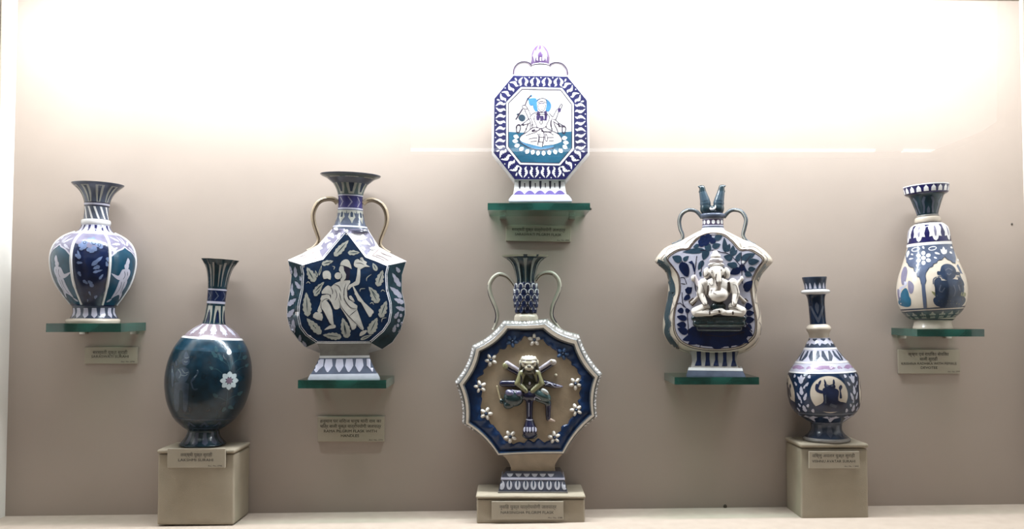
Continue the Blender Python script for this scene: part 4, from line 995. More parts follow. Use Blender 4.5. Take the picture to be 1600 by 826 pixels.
    # neck, crown and handles
    neck = Lathe(V, [(12, 99.5), (14.6, 101), (13.8, 104), (14.2, 110), (16.5, 117), (20, 124)], ax=lambda py: 0.8); neck.mesh('neck', WHITE, captop=True)
    P = Paint(None); neck.hoop(P, 114.4, 115.6, 0.3); neck.hoop(P, 101.6, 103, 0.3); P.build('neck_line', PLUM, V.root)
    cr = Lathe(V, [(0.6, 68.5), (5, 70), (9.5, 74), (13, 80), (14.8, 87), (14.8, 94), (13.6, 101)], ax=lambda py: 0.3); cr.mesh('crown', glaze('crown_lilac', (72, 52, 88), 0.15), lobes=lambda th, py: 1 + 0.05 * cos(7 * th) * (1 if py < 92 else 0))
    P = Paint(cr.S, 3); c1 = crop(765, 60, 9.72)
    P.poly(c1([(720, 180), (745, 120), (780, 105), (810, 130), (838, 180), (815, 220), (795, 250), (785, 365), (770, 365), (760, 260), (730, 230)]), 0.4)
    P.poly(c1([(665, 230), (690, 195), (715, 215), (730, 250), (740, 360), (720, 350), (705, 260), (690, 370), (672, 300)]), 0.4); P.poly(c1([(880, 190), (850, 200), (830, 240), (810, 270), (805, 360), (830, 350), (850, 290), (858, 360), (880, 260)]), 0.4)
    P.poly(c1([(660, 150), (690, 105), (705, 130), (670, 160)]), 0.4); P.poly(c1([(630, 220), (645, 200), (640, 340), (628, 320)]), 0.4)
    P.build('crown_leaves', WHITE, V.root)
    for pts in ([(831, 101.5, 0), (826, 96.5, 0), (818, 95, 0), (809, 98, 0), (803.5, 106, 0), (802.5, 114, 0), (801, 121, 0), (796, 130, 0)], [(858, 102.5, 0), (863, 98, 0), (871, 96.5, 0), (880, 99.5, 0), (886, 108, 0), (887, 116, 0), (888, 124, 0), (893, 132, 0)]):
        h = V.tube('handle', pts, 2.6, glaze('handle_lilac', (122, 114, 124), 0.08))
        V.tube('painted_stripe', [(x, y, z - 2.3) for x, y, z in pts], 0.9, PLUM, parent=h)
octagonal_flask()

# ------------------------------------------------------------------ blue flask with the striding figure
def striding_flask():
    V = Vase('shouldered_flask', 'dark blue shouldered flask with brown handles and a striding painted figure', 'flask', 538, 592.5, -0.06, 430)
    PR = [((539, 363), (545, 352)), ((521, 385), (518, 358)), ((504, 406.6), (496, 384)), ((488, 411), (472, 398)), ((472, 416), (450.5, 408)), ((475, 430), (456, 432)), ((474, 454), (454, 456)), ((469.3, 476), (450, 482)),
          ((468.6, 494), (450.5, 497)), ((472, 510), (455, 514)), ((481, 522), (466, 530)), ((497, 533.5), (480, 543)), ((517, 534), (503, 552)), ((537, 534), (537, 554)), ((557, 534), (574, 552)), ((576, 534), (595, 546.5)),
          ((596, 516.6), (612, 536)), ((605, 503), (624, 518)), ((607.6, 488.6), (631.5, 492)), ((607, 474), (631, 476)), ((601.5, 454), (626, 456)), ((600, 430), (626, 430)), ((603, 416), (633, 408)), ((586, 409), (610, 397)), ((569, 402.6), (590, 386)), ((554, 383), (572, 358))]
    fr = dens([p[0] + p[1] for p in PR], 7, True)
    Fr = [(p[0], p[1]) for p in fr]; Ou = [(p[2], p[3]) for p in fr]
    mid = lambda t: [(a[0] + (b[0] - a[0]) * t, a[1] + (b[1] - a[1]) * t) for a, b in zip(Fr, Ou)]
    body = V.loft('body', [(Fr, 26), (Ou, 4), (Ou, -4), (Fr, -27)], glaze('shell_white', (172, 167, 168), 0.08), 3.0, 5, 30)
    neck = Lathe(V, [(40, 277), (47, 273.5), (45, 276), (37.5, 279.2), (29.5, 284.5), (24, 292), (20.4, 301), (18.9, 309), (18.6, 318), (19.2, 328), (20.6, 338), (23.4, 349), (27, 357), (29.5, 363)], ax=lambda py: 7.2, tilt=lambda py: radians(1.6), oval=0.8)
    neck.d = [(17, 300), (24, 290)] + neck.d
    nk = neck.mesh('neck', GREYBLUE)
    P = Paint(None); neck.hoop(P, 305.6, 307.4, 0.6); neck.hoop(P, 326.2, 328.6, 0.6); neck.hoop(P, 354.2, 357, 0.8); P.build('neck_lines', PALE, V.root)
    P = Paint(None); neck.hoop(P, 307.4, 326.2, 0.25); P.build('neck_band', glaze('violet_navy', (44, 42, 84), 0.2), V.root)
    P = Paint(None); neck.band(P, [(-0.45, 309), (-0.3, 309), (0.1, 317), (-0.3, 325), (-0.45, 325), (-0.05, 317)], 8, 0.1, 0.45, 3); P.build('chevrons', LAV, V.root)
    P = Paint(None); neck.band(P, [(-0.26, 304), (0.26, 304), (0.4, 294), (0.4, 283), (0.34, 278.5), (-0.34, 278.5), (-0.4, 283), (-0.4, 294)], 8, 0.05, 0.25, 4); neck.band(P, [(-0.5, 330), (0.5, 330), (0.44, 335), (0.2, 334), (0.34, 341), (0.12, 346), (0, 351), (-0.12, 346), (-0.34, 341), (-0.2, 334), (-0.44, 335)], 8, 0.1, 0.3, 4)
    P.build('neck_petals', LEAFG, V.root)
    P = Paint(None); neck.band(P, [(-0.1, 301), (0.1, 301), (0.2, 290), (0.2, 282), (-0.2, 282), (-0.2, 290)], 8, 0.05, 0.4, 4); neck.band(P, [(-0.12, 341), (0.12, 341), (0.14, 335), (0, 332), (-0.14, 335)], 8, 0.1, 0.5, 4); P.build('petal_hearts', SLATE, V.root)
    P = Paint(None); neck.hoop(P, 275.4, 305.6, 0.12); P.build('neck_ground', glaze('neck_green', (74, 86, 86), 0.2), V.root)
    S = V.proj([body]); SN = V.proj([body, nk])
    c2 = crop(440, 350, 7.505); c3 = crop(535, 350, 7.505); c4 = crop(440, 450, 7.505); c5 = crop(535, 450, 7.505); c7 = crop(485, 395, 11.017); c8 = crop(485, 460, 11.017)
    panel = [p[0] for p in PR]
    P = Paint(S, 7); P.poly(panel, 0.25); P.build('blue_panel', DEEP, V.root, 'deep blue front panel')
    # side facets: deep teal ground
    lf = [p for p in PR[4:13]]
    P = Paint(S, 5)
    P.poly([p[0] for p in lf[:-1]] + [(480.5, 541.5), (467, 528.5), (456.2, 513), (451.6, 497), (451.2, 482), (455, 456), (457, 432), (452, 410)], 0.45)
    P.build('side_facet', DKTEAL, V.root, 'dark teal side facet'); P = Paint(S, 5)
    rt = PR[15:23]
    P.poly([p[0] for p in rt] + [(631.5, 409.5), (625.4, 430), (625.2, 456), (630, 476), (630.4, 492), (623, 517.5), (611, 535), (595.5, 545.5)], 0.45)
    P.build('side_facet', DKTEAL, V.root, 'dark teal side facet')
    P = Paint(SN, 5)
    P.poly([(537, 365), (504, 406), (497, 392), (503, 383), (512, 370), (519, 359.5), (537, 360)], 0.35); P.poly([(541, 365), (569, 402), (576, 392), (584, 384), (580, 372), (571, 359.5), (545, 360)], 0.35)
    P.build('shoulder_ground', LAV, V.root)
    P = Paint(S); P.line(panel, 3.0, 0.7, True, False); P.build('panel_frame', glaze('frame_white', (214, 214, 222), 0.06), V.root)
    P = Paint(SN, 4)
    for sh in ([(600, 60), (640, 55), (650, 90), (615, 85)], [(540, 160), (580, 115), (605, 150), (600, 185), (560, 165)], [(500, 240), (520, 175), (545, 200), (570, 210), (540, 225)], [(430, 290), (460, 280), (480, 300), (450, 315)], [(640, 160), (670, 110), (690, 100), (670, 190), (645, 190)], [(530, 270), (560, 240), (590, 250), (540, 310)]): P.poly(c2(sh), 0.6, smooth=3)
    for sh in ([(180, 200), (220, 120), (240, 160), (275, 165), (240, 190)], [(190, 245), (250, 200), (310, 260), (270, 250), (230, 255)], [(300, 290), (340, 275), (370, 300), (320, 310)], [(110, 140), (140, 130), (155, 180), (130, 215)], [(225, 80), (260, 75), (270, 110), (240, 105)], [(200, 285), (240, 290), (250, 320), (220, 310)], [(300, 170), (320, 190), (340, 240), (315, 210)]): P.poly(c3(sh), 0.6, smooth=3)
    P.build('shoulder_leaves', WHITE, V.root)
    P = Paint(SN)
    for l_ in ([(240, 430), (300, 395), (370, 380)], [(220, 400), (300, 370), (380, 350)], [(180, 440), (220, 400), (260, 385)], [(420, 280), (470, 400)], [(330, 440), (400, 420), (440, 415)]): P.line(c2(l_), 1.0, 0.5)
    for l_ in ([(330, 380), (400, 400), (470, 440)], [(370, 370), (440, 390), (520, 440)], [(430, 340), (500, 370), (560, 390)], [(410, 300), (330, 380)]): P.line(c3(l_), 0.9, 0.5)
    P.build('shoulder_lines', glaze('taupe_line', (128, 112, 110), 0.1), V.root)
    # leaves scattered over the panel
    LV = Paint(S, 5); VN = Paint(S)
    L_ = [(c2(610, 395), c2(770, 210), 11, 5), (c2(770, 350), c2(860, 330), 0.1, 1), (c3(50, 355), c3(185, 350), 8, 3), (c2(470, 490), c2(600, 450), 8, 3), (c2(395, 690), c2(305, 525), 12, 4), (c2(380, 820), c2(500, 690), 8, 4), (c3(380, 560), c3(335, 470), 7, 0), (c3(390, 740), c3(450, 550), 12, 4), (c3(400, 880), c3(290, 745), 10, 3),
          (c4(320, 335), c4(300, 60), 13, 5), (c4(390, 100), c4(470, 10), 7, 3), (c4(470, 535), c4(310, 355), 12, 5), (c4(700, 570), c4(490, 545), 11, 5), (c4(770, 580), c4(710, 350), 14, 5), (c5(400, 180), c5(310, 20), 13, 4), (c5(425, 350), c5(495, 155), 12, 4), (c5(300, 540), c5(390, 350), 14, 5), (c5(200, 600), c5(330, 545), 5, 0), (c2(440, 620), c2(470, 500), 3, 0),
          (c5(40, 580), c5(5, 400), 9, 4), (c2(420, 640), c2(400, 560), 4, 0)]
    for b_, t_, w_, lo_ in L_:
        if w_ < 1: continue
        LV.poly(leaf(b_, t_, w_, lo_), 0.5)
        VN.line([(b_[0] * .8 + t_[0] * .2, b_[1] * .8 + t_[1] * .2), (b_[0] * .2 + t_[0] * .8, b_[1] * .2 + t_[1] * .8)], 1.3, 0.75, taper=True)
    for l_ in ([(320, 600), (270, 640), (265, 680)], [(190, 800), (200, 770), (250, 765)], [(430, 800), (450, 780), (480, 800)]): LV.line(c3(l_), 1.4, 0.5, taper=True)
    for l_ in ([(590, 510), (615, 520), (605, 550)], [(300, 710), (320, 690), (345, 710)]): LV.line(c2(l_), 1.4, 0.5, taper=True)
    for l_ in ([(305, 190), (330, 175), (350, 200)], [(440, 400), (450, 360), (495, 350)]): LV.line(c5(l_), 1.4, 0.5, taper=True)
    LV.build('painted_leaves', LEAFG, V.root, 'pale grey lobed leaves'); VN.build('leaf_veins', DKTEAL, V.root)['kind'] = 'stuff'
    # leaves on the side facets
    SL = Paint(S, 4)
    for b_, t_, w_ in [((180, 640), (170, 510), 6), ((235, 770), (170, 680), 6), ((130, 820), (140, 700), 4), ((240, 680), (230, 620), 3), ((130, 600), (110, 500), 4)]: SL.poly(leaf(c2(*b_), c2(*t_), w_, 2), 0.8)
    for b_, t_, w_ in [((150, 100), (140, 20), 5), ((90, 210), (190, 130), 8), ((90, 340), (170, 250), 8), ((150, 540), (160, 360), 8), ((80, 450), (85, 390), 4), ((230, 620), (235, 540), 5), ((300, 680), (260, 610), 5)]: SL.poly(leaf(c4(*b_), c4(*t_), w_, 3), 0.8)
    for b_, t_, w_ in [((650, 570), (605, 510), 6), ((660, 740), (560, 580), 8), ((680, 870), (530, 740), 8)]: SL.poly(leaf(c3(*b_), c3(*t_), w_, 3), 0.8)
    for b_, t_, w_ in [((660, 90), (560, 0), 7), ((700, 180), (580, 130), 8), ((710, 260), (600, 225), 7), ((590, 360), (640, 280), 6), ((580, 520), (600, 430), 6)]: SL.poly(leaf(c5(*b_), c5(*t_), w_, 3), 0.8)
    for x, y in [(665, 325), (640, 385), (630, 440), (680, 420), (660, 510)]: SL.poly(ell(*c5(x, y), 2.2, 2.8), 0.8)
    SL.build('side_leaves', glaze('side_leaf', (130, 130, 144), 0.15), V.root)
    # figure
    f = Paint(S, 5)
    for sh in ([(500, 235), (525, 170), (590, 135), (650, 165), (692, 300), (640, 270), (560, 243)], [(500, 250), (555, 255), (565, 330), (605, 390), (585, 470), (540, 505), (505, 500), (520, 420), (498, 350), (480, 320)],
               [(490, 510), (660, 490), (655, 560), (620, 700), (610, 840), (480, 840), (410, 800), (370, 730), (200, 720), (225, 640), (300, 575), (350, 600), (400, 555)],
               [(645, 570), (755, 505), (785, 330), (790, 285), (835, 295), (828, 520), (785, 570), (695, 600), (640, 655)], [(210, 390), (230, 340), (300, 330), (345, 380), (342, 480), (290, 460), (230, 470)], ell(465, 415, 56, 58),
               [(725, 220), (745, 150), (800, 130), (830, 160), (830, 110), (870, 100), (895, 150), (945, 180), (930, 220), (1000, 260), (910, 260), (840, 300), (790, 280), (745, 260)], [(710, 600), (740, 610), (860, 830), (800, 830)], [(650, 760), (690, 750), (730, 830), (680, 830)]):
        f.poly(c7(sh), 0.6, smooth=2)
    for sh in ([(200, 30), (440, 0), (480, 100), (500, 235), (420, 262), (380, 200), (310, 100), (200, 140)], [(200, 150), (260, 112), (310, 150), (370, 270), (392, 450), (402, 525), (350, 505), (320, 460), (240, 300), (196, 230)], [(245, 605), (330, 535), (400, 515), (432, 530), (425, 572), (330, 590)],
               [(480, 80), (470, 0), (600, 0), (640, 90), (790, 200), (785, 260), (900, 585), (850, 595), (780, 520), (770, 572), (700, 605), (640, 450), (520, 250)], [(830, 712), (850, 640), (940, 610), (950, 640), (900, 690)], [(740, 0), (800, 0), (900, 140), (1060, 290), (1040, 340), (990, 392), (860, 160)],
               [(60, 395), (100, 310), (210, 335), (205, 450)], [(130, 290), (170, 180), (200, 60), (230, 60), (200, 310)], [(650, 40), (700, 50), (745, 130), (700, 130)]):
        f.poly(c8(sh), 0.6, smooth=2)
    f.build('painted_figure', glaze('figure_grey', (158, 154, 148), 0.15), V.root, 'pale striding figure in a hat')
    f = Paint(S, 5); f.poly(c7([(555, 250), (640, 275), (668, 320), (660, 420), (640, 485), (590, 478), (600, 395), (568, 330)]), 0.75); f.build('figure_hair', INK, V.root)
    f = Paint(S)
    for l_ in ([(520, 380), (525, 440), (490, 480)], [(500, 240), (560, 250), (690, 300)], [(400, 560), (480, 590), (520, 680)], [(350, 600), (380, 680), (370, 730)], [(600, 540), (570, 660), (570, 830)], [(660, 540), (620, 640), (650, 830)], [(200, 720), (320, 730), (350, 800)], [(760, 200), (840, 200), (900, 230)], [(830, 130), (870, 170)], [(420, 640), (450, 740), (420, 830)], [(490, 700), (520, 830)]):
        f.line(c7(l_), 1.0, 0.85, taper=True)
    for l_ in ([(200, 140), (260, 90), (330, 110), (400, 240)], [(190, 150), (200, 260), (330, 470)], [(480, 80), (540, 240), (700, 430), (880, 600)], [(560, 0), (590, 120), (680, 230), (780, 250)], [(640, 0), (660, 90), (740, 130)], [(660, 370), (780, 270)], [(340, 0), (350, 60)], [(520, 250), (640, 450), (700, 600)]):
        f.line(c8(l_), 1.0, 0.85, taper=True)
    f.build('figure_lines', INK, V.root)
    # underside and stepped foot
    def frustum(name, rows, m):
        VV = []; FF = []
        for x0, x1, py, d in rows: VV += [V.L(x0, py, -d), V.L(x1, py, -d), V.L(x1, py, d), V.L(x0, py, d)]
        for i in range(len(rows) - 1):
            for j in range(4): FF.append((i * 4 + j, i * 4 + (j + 1) % 4, i * 4 + 4 + (j + 1) % 4, i * 4 + 4 + j))
        FF += [(0, 1, 2, 3), tuple((len(rows) - 1) * 4 + j for j in range(4))]
        return mobj(name, VV, FF, m, V.root, 30)
    frustum('stem', [(497, 579, 536, 25), (501, 575, 545, 22), (501.5, 575, 555, 20.5)], GREY)
    ft = frustum('foot', [(501, 575.5, 556, 21), (493, 582.5, 573, 25), (487, 588, 584, 28.5)], GREYBLUE)
    frustum('foot_moulding', [(500.5, 576, 554.6, 21.6), (500.5, 576, 558, 21.6)], WHITE)
    frustum('base', [(487, 588.5, 582, 28.5), (484, 591.5, 588, 30.5), (484, 592, 592.5, 30.5)], glaze('base_grey', (150, 152, 160), 0.1))
    Sf = V.proj([ft]); c6 = crop(455, 535, 9.41)
    P = Paint(Sf, 4)
    for xc, dx in ((445, -60), (560, -15), (712, -5), (850, -8), (992, 0), (1140, 40)):
        P.poly(c6([(xc - 45, 232), (xc + 45, 232), (xc + 60 + dx * 0.4, 330), (xc + 35 + dx, 380), (xc + 8 + dx, 415), (xc - 10 + dx, 415), (xc - 30 + dx, 380), (xc - 58 + dx * 0.4, 330)]), 0.4)
    P.build('foot_petals', PALE, V.root)
    HM = glaze('handle_tan', (150, 134, 114), 0.12)
    for pts in ([(525.5, 318, 0), (520, 312.5, 0), (510, 311.5, 0), (499, 315, 0), (492, 323, 0), (488, 336, 0), (489.5, 350, 0), (494, 364, 0), (497, 374, 0), (495.5, 381, 0), (489, 388, 0), (480, 393, 0)],
                [(564.5, 318, 0), (571, 313, 0), (581, 312, 0), (592, 317, 0), (599, 326, 0), (602, 338, 0), (601, 350, 0), (596, 364, 0), (592, 375, 0), (591.5, 382, 0), (597, 389, 0), (607, 395, 0)]):
        h = V.tube('handle', pts, [4.2, 3.8, 3.8, 3.6, 3.2, 2.2], HM)
        V.tube('painted_stripe', [(x + (0.8 if x < 540 else -0.8), y, z - 3.0) for x, y, z in pts[1:-2]], 1.1, BROWN, parent=h)
striding_flask()

# ------------------------------------------------------------------ central ten-sided flask with the lion-headed relief
def ten_sided_flask():
    V = Vase('ten_sided_flask', 'large ten-sided flask with moulded lion-headed figure, pinecone neck and two handles', 'flask', 829, 765.5, -0.056, 600)
    Ou = [(787, 502), (738, 541), (711, 597), (722.5, 661), (778.5, 710.5), (882, 707.5), (932.5, 651), (940.5, 584), (905, 524), (855.5, 499.5)]
    In = [(795, 516), (752, 550), (727.5, 601), (736, 658), (781, 704), (877, 701), (921, 645), (925.5, 590), (894.8, 540), (848, 515.5)]
    cx, cy = 827, 606
    def sides(P, sag, n=7):
        out = []
        for i in range(10):
            a, b = P[i], P[(i + 1) % 10]
            for j in range(n):
                t = j / n; x, y = a[0] + (b[0] - a[0]) * t, a[1] + (b[1] - a[1]) * t
                d = hypot(x - cx, y - cy); k = sag * 4 * t * (1 - t) * (0.25 if i == 4 or i == 9 else 1.0)
                out.append((x - (x - cx) / d * k, y - (y - cy) / d * k))
        return out
    mixp = lambda A, B, t: [(a[0] + (b[0] - a[0]) * t, a[1] + (b[1] - a[1]) * t) for a, b in zip(A, B)]
    o_, i_ = sides(Ou, 4.5), sides(In, 4)
    small = sides(mixp(Ou, [(cx, cy)] * 10, 0.1), 4)
    R1, R2, R3 = mixp(o_, i_, 0.12), mixp(o_, i_, 0.42), mixp(o_, i_, 0.55)
    R4 = mixp(i_, [(cx, cy)] * len(i_), 0.012)
    GROOVE = glaze('groove', (58, 60, 62), 0.2); RIMB = glaze('border_blue', (20, 46, 84), 0.3)
    body = V.loft('body', [(small, 30), (o_, 14), (o_, -6), (R1, -18), (R2, -27), (R3, -28.5), (mixp(o_, i_, 0.85), -28.5), (i_, -26.5), (R4, -20)], None, 2.0, 5, 32,
                  mats=[GREY, CREAM, GROOVE, DEEP, SAND], ringm=[0, 0, 0, 0, 2, 1, 2, 3, 4])
    S = V.proj([body])
    yp = -20
    c2 = crop(700, 485, 6.88); c3 = crop(825, 485, 6.88); c4 = crop(700, 600, 6.88); c5 = crop(825, 600, 6.88)
    # raised blue foliage border with a ragged inner edge
    jag = [(846.8, 534), (836, 530), (829, 527.5), (819, 528.6), (812, 537), (808, 541), (797, 541.5), (789, 547.5), (783, 548.5), (778.5, 553), (773, 566), (766, 569), (760, 578), (757, 585), (751, 589), (747.5, 596), (751, 602), (758, 605), (756, 614), (758, 620), (754.5, 626), (756, 635), (752, 643.6), (759, 648),
           (770, 657), (774, 664), (781, 668), (783, 675.6), (789, 680), (793, 687), (806, 689), (820.6, 687), (824, 683), (833, 686), (841, 681.4), (848, 686), (857, 685.8), (866, 678), (873, 669), (874.4, 664), (882, 660), (889, 653.8), (893, 644), (899, 640), (903.5, 632), (900, 625), (903.5, 619), (904, 606), (899, 597),
           (906.4, 587), (899, 580), (897, 573), (890.4, 570.8), (888, 562), (883, 560.6), (876, 558), (868.6, 554.8), (865, 547), (857, 544.6), (853, 538)]
    ring_o = R4
    bd_v = []; bd_f = []
    na = len(ring_o)
    import bisect
    ang = lambda p: math.atan2(p[1] - cy, p[0] - cx)
    jd = dens(jag, 2.0, True)
    ia = sorted(jd, key=ang); oa = sorted(dens(ring_o, 3, True), key=ang)
    N = 260
    def samp(arr, a):
        best = None
        ks = [ang(p) for p in arr]; k = bisect.bisect(ks, a) % len(arr)
        p, q = arr[k - 1], arr[k]; a0, a1 = ks[k - 1], ks[k]
        d = (a1 - a0) % (2 * pi); t = ((a - a0) % (2 * pi)) / d if d > 1e-6 else 0
        return (p[0] + (q[0] - p[0]) * t, p[1] + (q[1] - p[1]) * t)
    rnd = random.Random(7); rows = 5
    for i in range(N):
        a = -pi + 2 * pi * (i + 0.5) / N; p, q = samp(oa, a), samp(ia, a); jg = 3.4 * (abs(sin(a * 17)) - 0.5); q = (q[0] - cos(a) * jg, q[1] - sin(a) * jg)
        for r in range(rows):
            t = r / (rows - 1)
            hgt = 0.6 + 2.6 * sin(pi * min(t * 1.1, 1) * 0.62) + 0.7 * sin(a * 34 + t * 5) * t if r < rows - 1 else -1.5
            bd_v.append(V.L(p[0] + (q[0] - p[0]) * t, p[1] + (q[1] - p[1]) * t, yp - hgt))
    for i in range(N):
        j = (i + 1) % N
        for r in range(rows - 1): bd_f.append((i * rows + r, j * rows + r, j * rows + r + 1, i * rows + r + 1))
    bo = mobj('leaf_border', bd_v, bd_f, RIMB, V.root, 50); bo['label'] = 'raised dark blue leafy border'
    # flower bosses
    pv = []; pf = []
    def dome(c, rx, ry, h, rot, n=10, rings=3, z0=0.0):
        b = len(pv); pv.append(Vector((c[0], c[1], z0 + h)))
        for r in range(1, rings + 1):
            q = r / rings
            for k in range(n):
                a = 2 * pi * k / n; x, y = rx * q * cos(a), ry * q * sin(a)
                pv.append(Vector((c[0] + x * cos(rot) - y * sin(rot), c[1] + x * sin(rot) + y * cos(rot), z0 + h * cos(q * pi / 2))))
        for k in range(n): pf.append((b, b + 1 + k, b + 1 + (k + 1) % n))
        for r in range(rings - 1):
            for k in range(n):
                pf.append((b + 1 + r * n + k, b + 1 + (r + 1) * n + k, b + 1 + (r + 1) * n + (k + 1) % n, b + 1 + r * n + (k + 1) % n))
    pv.clear(); pf.clear(); dome((5.6, 0), 4.8, 3.0, 3.6, 0)
    petal_v, petal_f = list(pv), list(pf)
    pv.clear(); pf.clear(); dome((0, 0), 3.4, 3.4, 4.6, 0)
    heart_v, heart_f = list(pv), list(pf)
    conv = lambda L: [Vector((v.x * V.s, -v.z * V.s, -v.y * V.s)) for v in L]
    BOSSC = glaze('boss_cream', (196, 190, 182), 0.1); BOSSB = glaze('boss_blue', (48, 74, 110), 0.2)
    proto = {}
    for key, m in (('c', BOSSC), ('b', BOSSB)):
        me = bpy.data.meshes.new('petal'); me.from_pydata(conv(petal_v), [], petal_f); me.materials.append(m)
        me.polygons.foreach_set('use_smooth', [True] * len(me.polygons)); proto[key] = me
    hm = bpy.data.meshes.new('flower_heart'); hm.from_pydata(conv(heart_v), [], heart_f); hm.materials.append(DEEP); hm.polygons.foreach_set('use_smooth', [True] * len(hm.polygons))
    for x, y, key, a0 in [(801, 534, 'b', 0.2), (835, 532, 'c', 0.9), (768, 563, 'c', 0.5), (879, 553, 'b', 0.1), (751.5, 604, 'c', 0.7), (898, 599, 'c', 0.3), (761, 645, 'c', 0.0), (899, 639, 'c', 0.6), (798, 680, 'c', 0.4), (865.5, 681, 'c', 0.8)]:
        h = link(bpy.data.objects.new('flower_boss', hm), V.root); h.location = V.L(x, y, yp - 2.2)
        for k in range(5):
            p = link(bpy.data.objects.new('petal', proto[key]), h); p.rotation_euler.y = a0 + 2 * pi * k / 5
    # the moulded figure
    OL, DK, NV, CR, LV2, GR = (112, 110, 80), (34, 36, 28), (20, 22, 50), (172, 165, 146), (84, 82, 108), (24, 42, 46)
    MN = (58, 54, 42)
    pr = [('e', 826.5, 567.5, 8, 11.6, 8.6, 8, 0, CR), ('e', 826.5, 561, 7, 13, 3.4, 7, 0, (190, 184, 172)), ('e', 813.8, 566.5, 5, 2.6, 4.2, 3.4, 0, CR), ('e', 839.4, 566, 5, 2.6, 4.2, 3.4, 0, CR), ('e', 827, 574.2, 13, 6.4, 4.2, 5.2, 0, CR), ('e', 827, 572, 17, 3, 1.8, 2.4, 0, (52, 48, 40)),
          ('c', 817.5, 565.5, 13, 2.0, 823.5, 567, 14.5, 1.9, CR), ('c', 836, 565.2, 13, 2.0, 830.5, 567, 14.5, 1.9, CR), ('c', 816, 570, 6, 3.8, 814, 579, 6, 3.0, MN), ('c', 838, 570, 6, 3.8, 840, 579, 6, 3.0, MN), ('e', 827, 580.5, 10, 8, 4, 5, 0, (62, 60, 46)), ('c', 820, 576, 11, 2.4, 819, 583, 10, 2, MN), ('c', 834, 576, 11, 2.4, 835, 583, 10, 2, MN)] + [
          ('e', 826.5 + 4.6 * k, 557.6 + 0.35 * k * k, 8, 2.4, 2.6, 3, 0, (190, 184, 172)) for k in (-2, -1, 0, 1, 2)] + [
          ('c', 812, 579.5, 4, 3.6, 793, 567.6, 5, 4.0, (150, 144, 152)), ('c', 810, 583, 3.4, 4.0, 791.5, 572.4, 3.4, 4.4, NV), ('c', 842.5, 577.5, 4, 3.6, 861.5, 564.4, 5, 3.6, (150, 144, 152)), ('c', 844, 581, 3.4, 3.8, 863, 568.4, 3.4, 3.6, NV), ('e', 790.5, 571.5, 6, 4.8, 5.4, 4, 0, OL), ('e', 864.5, 566, 6, 4.6, 4.6, 4, 0, (150, 144, 140)), ('e', 861, 563.6, 8, 2, 2, 2, 0, CR),
          ('c', 806, 598.5, 3, 5.4, 786, 598.5, 4, 5.2, NV), ('c', 848, 597, 3, 5.0, 866, 602, 3, 4.0, NV), ('c', 866, 602, 3, 3.4, 877, 603.5, 2, 1.8, LV2),
          ('e', 827, 594, 4, 12, 15, 7, 0, DK), ('c', 816, 583, 7, 5.6, 810, 598, 8, 5.2, OL), ('c', 810, 598, 8, 4.8, 822, 609, 10, 3.4, OL), ('c', 839, 583, 7, 5.6, 845, 598, 8, 5.2, OL), ('c', 845, 598, 8, 4.8, 832, 609, 10, 3.4, OL),
          ('e', 827, 590, 8, 2.6, 6, 3, 0, DK), ('e', 803, 621, 5, 15.5, 13, 9, 8, GR), ('e', 798, 613, 8, 8, 5.5, 6, 20, LV2), ('e', 811, 613, 8, 6, 5, 6, -10, (70, 66, 96)), ('e', 797, 630, 5, 10, 7, 6, -20, GR),
          ('e', 847, 616.5, 6, 15, 8.4, 8, 30, (44, 64, 66)), ('e', 851, 610, 11, 7, 3.4, 3, 35, (150, 152, 150)), ('c', 838, 621, 7, 4.4, 856, 628, 6, 4.6, GR), ('c', 856, 628, 5, 5.0, 856, 652, 3, 3.6, NV), ('c', 857, 653, 3, 3.0, 865, 656, 3, 2.0, (150, 132, 120)),
          ('e', 828, 617, 5, 13, 9, 7, 0, NV), ('c', 827.5, 622, 5, 6, 827.5, 652, 4, 5.2, NV), ('c', 827.5, 654, 4, 6, 828, 671, 3, 11.5, NV), ('e', 828, 678, 1.5, 12, 6, 3, 0, GR),
          ('c', 777.7, 603, 1.5, 1.6, 784.5, 628, 1.5, 1.9, (170, 158, 130)), ('e', 785, 626, 2.5, 3.5, 4, 3, 0, GR), ('e', 868, 586, 0.5, 2.6, 2.6, 2.4, 0, CR)]
    fg = grow(V, 'moulded_figure', pr, yp - 2, 0.8, V.root, 3); fg['label'] = 'moulded lion-headed figure with many arms'
    Sg = V.proj([fg]); P = Paint(Sg, 2)
    c7 = crop(770, 545, 11.017); c8 = crop(770, 600, 10.325)
    for sh in (ell(560, 262, 15, 10), ell(692, 258, 15, 10), ell(490, 250, 10, 16), ell(752, 240, 10, 16)): P.poly(c7(sh), 0.6)
    P.line(c7([(575, 360), (630, 376), (690, 355)]), 1.2, 0.6); P.line(c7([(500, 205), (630, 195), (760, 200)]), 0.9, 0.6); P.line(c7([(540, 300), (530, 350), (520, 400)]), 1.0, 0.6); P.line(c7([(720, 300), (730, 350), (740, 400)]), 1.0, 0.6)
    P.line(c7([(480, 430), (500, 520), (480, 600)]), 2.4, 0.5, taper=True); P.line(c7([(770, 430), (780, 520), (760, 590)]), 2.4, 0.5, taper=True); P.line(c7([(560, 680), (580, 740)]), 1.0, 0.5)
    P.build('figure_lines', INK, V.root)
    P = Paint(Sg, 2)
    P.poly(c7(ell(637, 580, 18, 26)), 0.6)
    for x in (515, 560, 600, 645, 690): P.poly(c8([(x - 14, 660), (x + 14, 660), (x + 14, 720), (x, 742), (x - 14, 720)]), 0.5)
    P.line(c8([(540, 545), (600, 552), (660, 545)]), 1.2, 0.5); P.line(c8([(585, 280), (585, 500)]), 1.0, 0.5); P.line(c8([(670, 240), (690, 190), (770, 230)]), 1.6, 0.5); P.line(c7([(900, 610), (980, 580), (1060, 640), (1170, 640)]), 1.4, 0.5)
